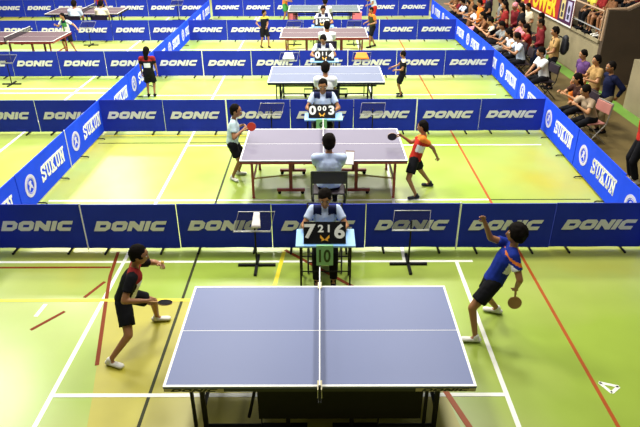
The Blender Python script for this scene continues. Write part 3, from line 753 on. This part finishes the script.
# near right player, boy in blue tossing the ball (faces -x)
r, j = person('boy in royal blue shirt serving at the right end of the nearest table', (2.0, 5.62, 0), H=1.50, pelvis=(-.02, 0, .70), spine=(.42, .03, 1), f=(-1, .22, 0), look=(-1, .2, .12),
    hands={1: (-.17, .14, 1.36), -1: (.19, -.16, .69)}, feet={-1: (-.21, -.24, 0), 1: (.18, .30, 0)}, fdir={-1: (-1, .1, 0), 1: (-1, .35, 0)}, elbow={1: (-.3, .1, -1), -1: (.1, -1, -.1)}, knee={-1: (-1, .1, .2), 1: (-1, .2, .2)},
    shirt=C_ROYAL, shirt_fn=([C_WHITE, C_ORANGE], lambda x, y, z: 1 if (z > .11 and z < .22 and x < -.03 and y < .0) else (2 if .24 < z < .262 and y < .05 else 0)),
    legs='shorts', pants=C_BLACK, shoes=C_WSHOE, vox=.012, hair='bushy', head=1.04)
bat('red brown bat hanging in the lowered hand of the boy in royal blue', tuple(Vector((2.0, 5.62, 0)) + j['wr'][-1] + Vector((0, 0, -.05))), (.05, -.1, -1), (-.2, -1, 0), mat('rubber_brown', (.35, .17, .06), .5))
# second court
r, j = person('boy in pale blue shirt at the left end of the grey mauve table', (-1.55, 9.98, 0), H=1.40, pelvis=(0, 0, .70), spine=(.12, 0, 1), f=(1, .05, 0), look=(1, 0, -.2),
    hands={1: (.22, -.16, .98), -1: (.16, .16, .95)}, feet={1: (-.03, -.10, 0), -1: (.05, .14, 0)}, fdir={1: (.7, -.7, 0), -1: (1, 0, 0)}, shirt=cloth('pale_aqua', (.50, .64, .68)), legs='shorts', pants=C_BLACK, shoes=C_WSHOE, vox=.014, head=1.2)
bat('bright red bat held up by the boy in pale blue', tuple(Vector((-1.55, 9.98, 0)) + j['wr'][1] + Vector((.03, -.01, 0))), (.5, 0, .25), (0, -1, .2), mat('rubber_red', (.65, .05, .02), .5))
r, j = person('boy in red and white shirt at the right end of the grey mauve table', (1.74, 9.35, 0), H=1.36, pelvis=(-.12, .0, .64), spine=(.33, .08, 1), f=(-1, .25, 0), look=(-1, .4, -.25),
    hands={1: (-.34, .14, .98), -1: (.24, -.05, .68)}, feet={-1: (-.10, -.26, 0), 1: (.22, .24, 0)}, fdir={-1: (-1, -.2, 0), 1: (-1, .2, 0)}, knee={-1: (-1, -.3, .1), 1: (-1, .2, .1)}, elbow={1: (0, .2, -1), -1: (1, -.3, 0)},
    shirt=C_RED, shirt_fn=([C_WHITE, C_ORANGE], lambda x, y, z: 1 if (x < -.02 and .10 < z < .19 and y < .04) else (2 if z > .245 else 0)), legs='shorts', pants=C_BLACK, shoes=cloth('dark_shoe', (.03, .03, .04)), vox=.014, head=1.15)
bat('dark bat held out over the table by the boy in red', tuple(Vector((1.74, 9.35, 0)) + j['wr'][1] + Vector((-.03, 0, 0))), (-1, .1, -.1), (.3, 1, .3), mat('rubber_dark_red', (.2, .03, .02), .5))
# third court
r, j = person('child in black shirt with cream collar right of the pale blue table', (2.12, 15.1, 0), H=1.17, pelvis=(0, 0, .60), spine=(.03, 0, 1), f=(-1, .1, 0), look=(-1, .2, -.2),
    hands={1: (-.28, .10, .72), -1: (-.20, -.12, .70)}, feet={1: (0, .12, 0), -1: (-.02, -.10, 0)}, shirt=C_BLACK, shirt_fn=([C_CREAM, C_WHITE], lambda x, y, z: 1 if z > .262 else (2 if y < -.01 and z < .14 and abs(x) < .05 else 0)), legs='shorts', pants=C_BLACK, shoes=C_BLACK, vox=.016)
r, j = person('player in black with dark red shoulders and white back number, left in third court', (-4.36, 15.1, 0), H=1.27, pelvis=(0, 0, .65), f=(-.1, 1, 0), look=(.4, 1, -.1),
    hands={1: (.2, .08, .56), -1: (-.2, .08, .58)}, feet={1: (.08, 0, 0), -1: (-.08, 0, 0)}, shirt=C_BLACK, shirt_fn=([C_DARKR, C_WHITE], lambda x, y, z: 2 if (y < 0 and .10 < z < .19 and abs(x) < .065) else (1 if z > .22 else 0)), legs='shorts', pants=C_BLACK, shoes=C_BLACK, vox=.016, body_w=1.15, hair='long', head=1.15)
# fourth court
r, j = person('boy in black shirt with white sleeves standing left of the dusty mauve middle table', (-1.9, 20.9, 0), H=1.25, pelvis=(0, 0, .65), f=(.5, -1, 0), look=(1, -.5, -.2),
    hands={1: (-.15, -.2, .76), -1: (.12, -.2, .72)}, feet={1: (-.12, 0, 0), -1: (.14, 0, 0)}, shirt=C_BLACK, shirt_fn=([C_CREAM, C_YEL], lambda x, y, z: 1 if x > .10 else (2 if z > .255 else 0)), legs='shorts', pants=C_BLACK, shoes=C_BLACK, vox=.018)
r, j = person('boy in dark olive shirt at the right end of the dusty mauve middle table', (1.80, 20.9, 0), H=1.33, pelvis=(0, 0, .69), spine=(-.08, 0, 1), f=(-1, -.4, 0), look=(-1, -.3, -.2),
    hands={1: (-.26, .06, .80), -1: (-.10, -.2, .80)}, feet={1: (.10, .1, 0), -1: (-.08, -.12, 0)}, shirt=cloth('olive', (.05, .05, .02)), shirt_fn=([C_ORANGE], lambda x, y, z: 1 if z > .262 or abs(x) > .125 else 0), legs='shorts', pants=C_BLACK, shoes=C_BLACK, vox=.018)
# fifth court
r, j = person('boy in orange shirt left of the farthest middle table', (-1.42, 25.4, 0), H=1.45, pelvis=(0, 0, .76), spine=(.1, 0, 1), f=(1, -.1, 0), hands={1: (.22, -.15, .9), -1: (.2, .15, .9)}, feet={1: (-.1, -.12, 0), -1: (.12, .1, 0)},
    shirt=C_ORANGE, legs='shorts', pants=C_GRN, shoes=C_BLACK, vox=.02)
r, j = person('boy in pale blue shirt and red shorts right of the farthest middle table', (2.1, 25.0, 0), H=1.45, pelvis=(.1, 0, .72), spine=(-.3, 0, 1), f=(-1, 0, 0), hands={1: (-.3, .15, 1.0), -1: (-.2, -.2, .8)}, feet={1: (-.1, .12, 0), -1: (.22, -.1, 0)},
    shirt=C_WBLUE, legs='shorts', pants=C_RED, shoes=C_BLACK, vox=.02)
PB = mat('pink_basket', (.75, .18, .22), .5)
for x, sd in ((-1.12, 'left'), (1.55, 'right')):
    t = empty('towel_box', 'pink box on the floor behind the farthest middle table, %s of the umpire' % sd, 'box', (x, 25.9, 0), 0)
    MB().box(-.2, .2, -.15, .15, 0, .34).build('box_body', PB, t, bevel=.01); MB().box(-.21, .21, -.16, .16, .34, .38).build('lid', C_PINK, t, bevel=.008)
# left court
r, j = person('boy in yellow, green and white shirt beside the dusty mauve table at the left', (-8.35, 20.2, 0), H=1.30, pelvis=(0, 0, .66), spine=(-.06, 0, 1), f=(-.5, -1, 0), look=(-.6, -1, -.2),
    hands={1: (-.30, -.1, .92), -1: (.40, -.1, .80)}, feet={1: (-.16, 0, 0), -1: (.22, -.1, 0)}, shirt=C_GRN, shirt_fn=([C_YEL, C_WHITE, C_NAVY], lambda x, y, z: 3 if z > .24 and abs(x) < .06 else (1 if x > .03 and z < .17 else (2 if abs(x) > .09 or (x < -.02 and z < .15) else 0))), legs='shorts', pants=C_BLACK, shoes=C_BLACK, vox=.018, skin=SKIN2)

# umpires
NAVYP = cloth('navy_yoke', (.015, .02, .07))
yoke = ([NAVYP], lambda x, y, z: 1 if (z > .245 and .03 < abs(x) < .105) else 0)
def sit(label, x, y, facing, H=1.64, face_up=False, sy=yoke, shirt=C_LB, arms='table', pants=C_BLACK, skin=SKIN, vox=.016, lean=.12, chairlab=None, tilt=-.35, cg=None, hair='short', sleeve='short', legs='long', shoes=C_BLACK, seatm=None, framem=None, hair_mat=None, face=True, head=1.12, body_w=1.0):
    """facing: rotation of the local +y axis"""
    if chairlab:
        cy = Vector((0, -.08)); c_, s_ = math.cos(facing), math.sin(facing)
        ch_ = chair(chairlab, x - s_ * -.06, y + c_ * -.06, facing, seatm, framem, cg)
        if facing == 0: ch_.scale = (1.15, 1, 1)
    hn = {'table': {1: (.20, .34, .76), -1: (-.20, .34, .76)}, 'lap': {1: (.12, .32, .58), -1: (-.12, .32, .58)}, 'knee': {1: (.05, .42, .60), -1: (-.05, .42, .60)}, 'rail': {1: (.14, .42, .85), -1: (-.14, .42, .85)}, 'low': {1: (.14, .30, .62), -1: (-.14, .30, .62)}}[arms]
    return person(label, (x, y, 0), facing, H=H, pelvis=(0, -.04, .535), spine=(0, lean, 1), f=(0, 1, 0), look=(0, 1, tilt), hands=hn, feet={1: (.11, .42, 0), -1: (-.11, .40, 0)}, elbow={1: (.8, -.3, -.7), -1: (-.8, -.3, -.7)}, knee={1: (.1, .4, 1), -1: (-.1, .4, 1)},
        shirt=shirt, shirt_fn=sy, pants=pants, shoes=shoes, vox=vox, skin=skin, hair=hair, sleeve=sleeve, legs=legs, hair_mat=hair_mat, face=face, head=head, body_w=body_w)
PI = math.pi
sit('umpire in light blue shirt with navy shoulders sitting behind the 7 21 6 scoreboard', .075, 6.92, PI, H=1.46, lean=.10, head=1.2, chairlab='black folding chair under the umpire behind the 7 21 6 scoreboard', vox=.012, arms='table', skin=SKIN2, cg='umpire chairs')
sit('umpire in light blue shirt with navy shoulders behind the 0 00 3 scoreboard', .07, 11.82, PI, H=1.70, lean=.06, chairlab='black folding chair under the umpire of the second court', cg='umpire chairs')
sit('umpire in white and navy shirt looking down behind the pale blue table', .10, 16.52, PI, H=1.66, lean=.12, shirt=C_WHITE, tilt=-.8, chairlab='black folding chair under the umpire of the third court', cg='umpire chairs')
sit('umpire in white shirt behind the dusty mauve middle table', .12, 21.42, PI, H=1.66, lean=.1, shirt=C_WHITE, tilt=-.6, chairlab='black folding chair under the umpire of the fourth court', cg='umpire chairs')
sit('umpire in light blue shirt seen from behind, before the grey mauve table', .15, 8.60, 0, H=1.64, head=1.22, body_w=1.22, lean=.0, arms='lap', sy=None, shirt=C_LB, chairlab='dark folding chair carrying the umpire before the grey mauve table', vox=.013, face=False, cg='chairs turned away from the viewer')
sit('umpire seen from behind in white and navy shirt, before the pale blue table', .13, 13.0, 0, H=1.78, lean=.0, arms='lap', shirt=C_WHITE, sy=([C_NAVY], lambda x, y, z: 1 if z < .08 else 0), chairlab='dark folding chair carrying the umpire before the pale blue table', face=False, cg='chairs turned away from the viewer')
sit('umpire seen from behind in white shirt, before the dusty mauve middle table', .22, 18.0, 0, H=1.76, lean=.0, arms='lap', shirt=C_WHITE, sy=None, chairlab='dark folding chair carrying the umpire before the dusty mauve middle table', face=False, cg='chairs turned away from the viewer')
sit('umpire in white shirt seen from behind at the top edge, before the farthest middle table', .20, 22.9, 0, H=1.70, lean=.0, arms='lap', shirt=C_WHITE, sy=None, chairlab='dark folding chair carrying the umpire before the farthest middle table', face=False, cg='chairs turned away from the viewer')
# clipboard in the hand of the second umpire
t = empty('clipboard', 'white clipboard held at the right side of the umpire before the grey mauve table', 'clipboard', (.48, 8.78, .76), -.1)
M = Matrix.Rotation(-.7, 4, 'X')
MB().box(-.07, .07, -.004, .004, 0, .24, mt=M).build('board', mat('board_brown', (.2, .1, .05), .6), t); MB().box(-.064, .064, -.006, -.004, .01, .22, mt=M).build('paper', WHITE, t)
sit('umpire in pale blue shirt seen from behind beside the yellow and green shirted boy', -8.85, 22.4, 0, H=1.72, arms='lap', shirt=C_WBLUE, sy=None, chairlab='dark chair of the umpire in the far left court', face=False, cg='chairs turned away from the viewer', vox=.02)
sit('umpire in cream shirt seen from behind at the top left table', -7.95, 22.6, 0, H=1.66, arms='lap', shirt=C_CREAM, sy=None, chairlab='dark chair of the umpire at the top left table', face=False, cg='chairs turned away from the viewer', vox=.02)
sit('person in dark red at the left frame edge before the dusty mauve table', -9.95, 17.7, 0, H=1.45, arms='lap', shirt=C_DARKR, sy=None, chairlab='dark chair at the left frame edge', face=False, cg='chairs turned away from the viewer', vox=.02, lean=.3)
person('person in red shirt standing behind the top left table', (-9.0, 25.6, 0), 0, H=1.4, pelvis=(0, 0, .72), f=(.6, -1, 0), shirt=C_RED, legs='shorts', shoes=C_BLACK, vox=.022)

# spectators beside the right line of barriers
WOODC = mat('chair_grey_metal', (.35, .33, .30), .4, metal=.5)
def stand(label, x, y, facing, H=1.62, **k):
    k.setdefault('vox', .024); k.setdefault('shoes', C_BLACK)
    hn = k.pop('hn', {1: (.20, .08, .80 * H / 1.62), -1: (-.20, .08, .80 * H / 1.62)})
    return person(label, (x, y, 0), facing, H=H, pelvis=(0, 0, .52 * H), spine=(0, k.pop('lean', .04), 1), f=(0, 1, 0), look=(0, 1, -.25), hands=hn, feet={1: (.09, .03, 0), -1: (-.09, -.02, 0)}, **k)
L90 = PI / 2
sit('man in white shirt and black trousers sitting sideways beside the right barriers', 5.62, 14.9, L90 + .15, H=1.6, lean=.25, arms='knee', shirt=C_WHITE, sy=None, chairlab='chair under the man in the white shirt by the right barriers', sleeve='short', vox=.018, shoes=C_BLACK)
r, j = stand('person in tan shirt and dark trousers carrying a black backpack near the concrete wall', 6.15, 15.75, L90 - .1, H=1.62, hn={1: (.10, .30, .92), -1: (-.10, .30, .92)}, shirt=C_TAN, pants=C_BLACK, vox=.018)
t = empty('backpack', 'black backpack on the back of the person in tan', 'backpack', (6.35, 15.73, 1.18), L90 - .1)
b = MB().cap((0, -.02, -.16), (0, -.02, .13), (.15, .09), (.12, .08), (1, 0, 0)); b.build('bag', mat('bag_black', (.012, .014, .02), .7), t, smooth=True)
MB().cap((0, -.10, -.12), (0, -.10, .0), (.10, .035), (.09, .03), (1, 0, 0)).build('front_pocket', MATS['bag_black'], t, smooth=True)
for s_ in (-1, 1): MB().tube([(s_ * .09, .05, .16), (s_ * .10, .16, .2), (s_ * .11, .30, .1), (s_ * .11, .28, -.12), (s_ * .1, .06, -.18)], .012).build('strap', MATS['bag_black'], t)
tag(MB().cap((5.85, 15.66, .75), (5.85, 15.62, 1.0), (.07, .05), (.08, .04), (0, 1, 0)).build('bundle', C_WHITE, smooth=True), 'white bundle held in front of the person with the backpack', 'bundle')
stand('person in purple shirt standing with the group near the wall opening', 6.10, 13.75, L90 + .2, H=1.48, shirt=C_PURP, pants=C_ORANGE, skin=SKIN2, vox=.018)
stand('person in mustard tan shirt standing between the purple and the navy dressed people', 6.14, 13.1, L90 + .1, H=1.5, shirt=C_TAN, pants=C_BROWN, skin=SKIN2, vox=.018, hn={1: (.15, .3, 1.05), -1: (-.15, .3, 1.0)})
stand('man in dark navy jacket standing with hands behind him near the wall opening', 6.12, 12.35, L90 + .1, H=1.54, shirt=C_NAVY, sleeve='long', pants=cloth('khaki', (.22, .17, .09)), vox=.018, hn={1: (.16, -.12, .82), -1: (-.16, -.12, .82)})
sit('woman in dark clothes sitting by the barrier in front of the purple dressed person', 5.62, 12.5, L90 + .1, H=1.56, lean=.3, arms='rail', shirt=cloth('dark_brown', (.05, .02, .015)), sy=None, chairlab='chair under the woman in dark clothes by the barrier', hair='long', vox=.018, skin=SKIN2)
sit('woman in beige top leaning forward on the metal chair by the barrier', 5.55, 11.75, L90 + .2, H=1.54, lean=.45, arms='rail', shirt=cloth('beige', (.40, .30, .20)), sy=None, chairlab='metal chair with pinkish back near the barrier', hair='short', vox=.018, skin=SKIN2, seatm=mat('chair_pink', (.45, .18, .15), .5), framem=WOODC)
stand('person in red top and black trousers at the right frame edge', 5.62, 9.72, L90 - .3, H=1.60, shirt=C_RED, shirt_fn=([C_BLACK], lambda x, y, z: 1 if abs(x) > .085 else 0), sleeve='long', pants=C_BLACK, shoes=C_WSHOE, vox=.016, hn={1: (.18, .02, .9), -1: (-.18, .02, .9)})
CR = [ # label, x, y, kind, shirt, pants, sleeve, hair, skin
 ('person in white shirt leaning on the barrier, nearest of the dense crowd', 5.18, 16.75, 'sit', C_WBLUE, C_BLACK, 'short', 'short', SKIN),
 ('person in white sleeveless top just behind the nearest leaning spectator', 5.2, 17.5, 'sit', C_WHITE, C_BLACK, 'none', 'long', SKIN2),
 ('tall person in maroon jacket and dark trousers standing with arms behind', 5.62, 16.9, 'stand', C_MAROON, C_NAVY, 'long', 'short', SKIN),
 ('person in grey trousers and light shirt sitting left of the white shirts', 5.22, 18.35, 'sit', C_GREY, C_GREY, 'short', 'short', SKIN),
 ('person in dark red shirt with pink cap standing behind the white shirts', 6.05, 19.9, 'stand', C_MAROON, C_NAVY, 'long', 'cap', SKIN),
 ('person in black shirt with cream shoulders bending over the barrier', 5.15, 19.2, 'sit', C_BLACK, C_BLACK, 'short', 'short', SKIN2),
 ('person in pink red top standing near the maroon jackets', 5.75, 18.9, 'sit', C_PINK, C_BLACK, 'short', 'long', SKIN),
 ('person in red and white shirt sitting in the middle of the crowd', 5.75, 20.6, 'sit', C_DARKR, C_BLACK, 'short', 'short', SKIN2),
 ('person in dark maroon top by the barrier behind the black shirted one', 5.2, 20.3, 'sit', C_BROWN, C_BLACK, 'short', 'long', SKIN2),
 ('tall person in grey green shirt standing at the back of the crowd', 5.9, 21.2, 'stand', C_GREY, C_BROWN, 'short', 'short', SKIN),
 ('person in orange red shirt standing in the crowd', 5.35, 21.1, 'stand', C_ORANGE, C_BLACK, 'short', 'short', SKIN2),
 ('person in white top and pink trousers by the barrier', 5.12, 21.6, 'sit', C_WHITE, C_PINK, 'short', 'short', SKIN),
 ('person in brown shirt standing beside the white top', 5.45, 22.1, 'stand', C_BROWN, C_BROWN, 'short', 'short', SKIN2),
 ('person in black shirt standing behind the orange red shirt', 5.75, 22.0, 'stand', C_BLACK, C_BLACK, 'short', 'short', SKIN),
 ('person in black with hands on the barrier toward the far end', 5.12, 22.35, 'sit', C_BLACK, C_BLACK, 'short', 'short', SKIN2),
 ('person in white and blue shirt by the barrier at the far end', 5.12, 23.1, 'sit', C_WBLUE, C_NAVY, 'short', 'short', SKIN),
 ('person in maroon shirt near the top end of the crowd', 5.12, 23.9, 'sit', C_MAROON, C_BLACK, 'short', 'short', SKIN),
 ('person in orange brown shirt farthest along the barrier', 5.12, 24.7, 'sit', C_BROWN, C_BLACK, 'short', 'short', SKIN2),
 ('person in red shirt standing at the top edge behind the white and blue shirt', 5.6, 23.3, 'stand', C_RED, C_BLACK, 'short', 'short', SKIN),
 ('person in purple shirt standing at the top edge beside the red shirt', 6.1, 23.0, 'stand', C_PURP, C_BLACK, 'short', 'long', SKIN),
 ('person in red top standing close to the wall behind the pink cap', 6.45, 21.2, 'stand', C_RED, C_BLACK, 'short', 'short', SKIN),
 ('person in dark jacket standing by the wall far back', 6.5, 22.6, 'stand', C_NAVY, C_BLACK, 'long', 'short', SKIN),
 ('person in brown top standing by the wall beside the tall maroon jacket', 6.25, 18.6, 'stand', C_DARKR, C_BLACK, 'long', 'short', SKIN),
 ('person in black top standing midway between barrier and wall', 6.2, 19.4, 'stand', C_BLACK, C_NAVY, 'short', 'long', SKIN2),
 ('person in cream shirt standing between the dark tops', 6.7, 20.3, 'stand', C_CREAM, C_BROWN, 'short', 'short', SKIN),
 ('person in dark red dress top near the pale shirts', 5.65, 19.75, 'stand', C_DARKR, C_BLACK, 'short', 'long', SKIN2),
 ('person in pale shirt standing with folded arms in the middle of the crowd', 6.3, 21.9, 'stand', C_WHITE, C_BLACK, 'short', 'short', SKIN2),
 ('person in brown jacket standing near the wall under the banner start', 6.8, 21.9, 'stand', C_BROWN, C_BLACK, 'long', 'short', SKIN),
 ('person in black shirt standing behind the row of leaning people', 5.55, 24.2, 'stand', C_BLACK, C_BLACK, 'short', 'short', SKIN),
 ('person in red top sitting between barrier and wall', 5.7, 18.0, 'sit', C_DARKR, C_BLACK, 'short', 'long', SKIN2),
]
pos = [[c[1] + .14, c[2]] for c in CR]
for it in range(150):
    for a in range(len(CR)):
        for b in range(a + 1, len(CR)):
            ss = (CR[a][3] == 'sit') + (CR[b][3] == 'sit')
            ex_, ey_ = (.55, .80, 1.05)[ss], (.52, .56, .60)[ss]
            dx = pos[b][0] - pos[a][0]; dy = pos[b][1] - pos[a][1]; d = math.hypot(dx / ex_, dy / ey_)
            if d < 1:
                k = (1 - d) * .3 / max(d, .05)
                pos[a][0] -= dx * k * .5; pos[b][0] += dx * k * .5; pos[a][1] -= dy * k; pos[b][1] += dy * k
    for a in range(len(CR)): pos[a][0] = min(max(pos[a][0], rx(pos[a][1]) + (.60 if CR[a][3] == 'sit' else .32)), 7.1); pos[a][1] = max(pos[a][1], 16.7)
for i, (lab, x, y, kd, shm, pm, sl, hr, sk_) in enumerate(CR):
    x, y = pos[i]
    hm = C_PINK if hr == 'cap' else None; hr2 = 'short' if hr == 'cap' else hr
    if kd == 'sit': sit(lab, x, y, L90 + .25 * math.sin(i * 2.3), H=1.6, lean=.28 + .12 * math.sin(i * 1.7), arms='rail', shirt=shm, sy=([C_CREAM], lambda a, b, z: 1 if z > .255 else 0) if 'cream' in lab else None, pants=pm, sleeve=sl, hair=hr2, skin=sk_, vox=.024, chairlab=('dark chair under the ' + lab).replace(' of the dense crowd', '').replace(' and light shirt', '').replace(' sitting in', ' in').replace(' top by the barrier', ' top').replace(' by the barrier at', ' at'), cg='chairs of the crowd', hair_mat=hm, face=True)
    else: stand(lab, x, y, L90 + .3 * math.sin(i * 1.9), H=1.6 + .08 * math.sin(i * 3.1), shirt=shm, pants=pm, sleeve=sl, hair=hr2, skin=sk_, hair_mat=hm, hn={1: (.18, -.02, .82), -1: (-.12, .18, .9)})

# ------------------------------------------------------------------ railing, banner and people in the stand
rl = empty('stand_railing', 'metal railing along the edge of the spectator stand at the top right', 'railing', (7.5, 16.3, 1.17))
MB().tube([(0, 0, .73), (0, 15, .73)], .025).build('top_rail', COPE, rl); MB().tube([(0, 0, .24), (0, 15, .24)], .02).build('mid_rail', GREYM, rl)
for k in range(8): MB().tube([(0, .02 + k * 2.1, 0), (0, .02 + k * 2.1, .73)], .022).build('post', COPE, rl)
ban = empty('banner', 'red banner with yellow lettering and white border hanging on the stand railing', 'banner', (7.44, 18.15, 1.12), -PI / 2)
# local x runs towards the viewer after the turn; banner spans local x from -9 to 0
MB().box(-11, 0, -.008, .008, 0, .80).build('cloth_panel', mat('banner_red', (.42, .02, .02), .5, var=.1), ban)
MB().box(-11, .0, -.012, -.008, 0, .045).box(-11, 0, -.012, -.008, .76, .80).box(-.04, 0, -.012, -.008, .045, .76).build('border', WHITE, ban)
MB().box(-1.15, -.04, -.011, -.008, .045, .76).build('end_panel', mat('banner_plum', (.06, .012, .06), .5), ban)
for k, (x0, x1, m_) in enumerate(((-1.0, -.68, mat('panel_straw', (.62, .52, .22), .5)), (-.50, -.18, mat('panel_lilac', (.50, .48, .70), .5)))):
    p_ = MB().box(x0, x1, -.015, -.011, .14, .70).build('poster', m_, ban)
    MB().ell(((x0 + x1) / 2, -.016, .48), .09, .004, .12, n=12, k=6).box((x0 + x1) / 2 - .08, (x0 + x1) / 2 + .08, -.019, -.015, .2, .34).build('figure', mat('panel_dark', (.03, .03, .06), .5), p_)
xe = -1.35
for wd in ('POWER', 'SPORTS'):
    me = text_mesh(wd, .80, .004, .035, .95)
    xs = [v.co.x for v in me.vertices]; me.transform(Matrix.Translation((xe - max(xs), -.013, .40)))
    xe -= max(xs) - min(xs) + .5
    link('lettering', me, mat('banner_yellow', (.90, .62, .02), .5), ban)
SP = [('person in red brown shirt sitting barefoot at the railing beside the banner', 7.95, 17.25, C_DARKR, .0), ('person in brown shorts sitting closest to the railing corner', 8.0, 16.75, C_BROWN, .0), ('person in olive yellow shirt sitting next to the banner end', 7.95, 17.85, C_YEL, 0),
      ('person in maroon shirt in the second row above the railing corner', 8.6, 16.75, C_MAROON, .38), ('person in dark clothes in the second row near the banner', 8.6, 17.5, C_BLACK, .38), ('person in bright red shirt in the second row at the top right', 9.0, 16.6, C_RED, .50), ('person in navy clothes at the top right corner', 9.55, 16.7, C_NAVY, .76),
      ('person in grey shirt in the second row behind the banner end', 8.6, 18.2, C_GREY, .38), ('person in dark red clothes above the banner', 8.7, 19.0, C_MAROON, .38)]
for i, (lab, x, y, shm, dz) in enumerate(SP):
    person(lab, (x, y, 1.17 + dz - (0 if dz else .0)), L90, H=1.55, pelvis=(0, 0, .46), spine=(0, .3, 1), f=(0, 1, 0), look=(0, 1, -.3), hands={1: (.1, .36, .55), -1: (-.1, .36, .55)}, feet={1: (.1, .36, 0), -1: (-.1, .38, 0)}, knee={1: (.1, .4, 1), -1: (-.1, .4, 1)}, elbow={1: (.8, -.3, -.7), -1: (-.8, -.3, -.7)},
           shirt=shm, legs='shorts' if i < 2 else 'long', pants=C_BLACK, shoes=C_WSHOE if i == 1 else C_BLACK, vox=.024, group='seated people in the stand')
bn = empty('bench', 'long low bench under the people at the stand railing', 'bench', (8.02, 17.3, 1.172)); MB().box(-.17, .17, -1.0, 1.0, .34, .38).build('seat', CONCD, bn)
for yy in (-.9, .9): MB().box(-.15, .15, yy - .03, yy + .03, 0, .34).build('leg', CONCD, bn)

bpy.data.batch_remove([SCR['o']] + SCR['m'])
bpy.data.scenes.remove(TMP)
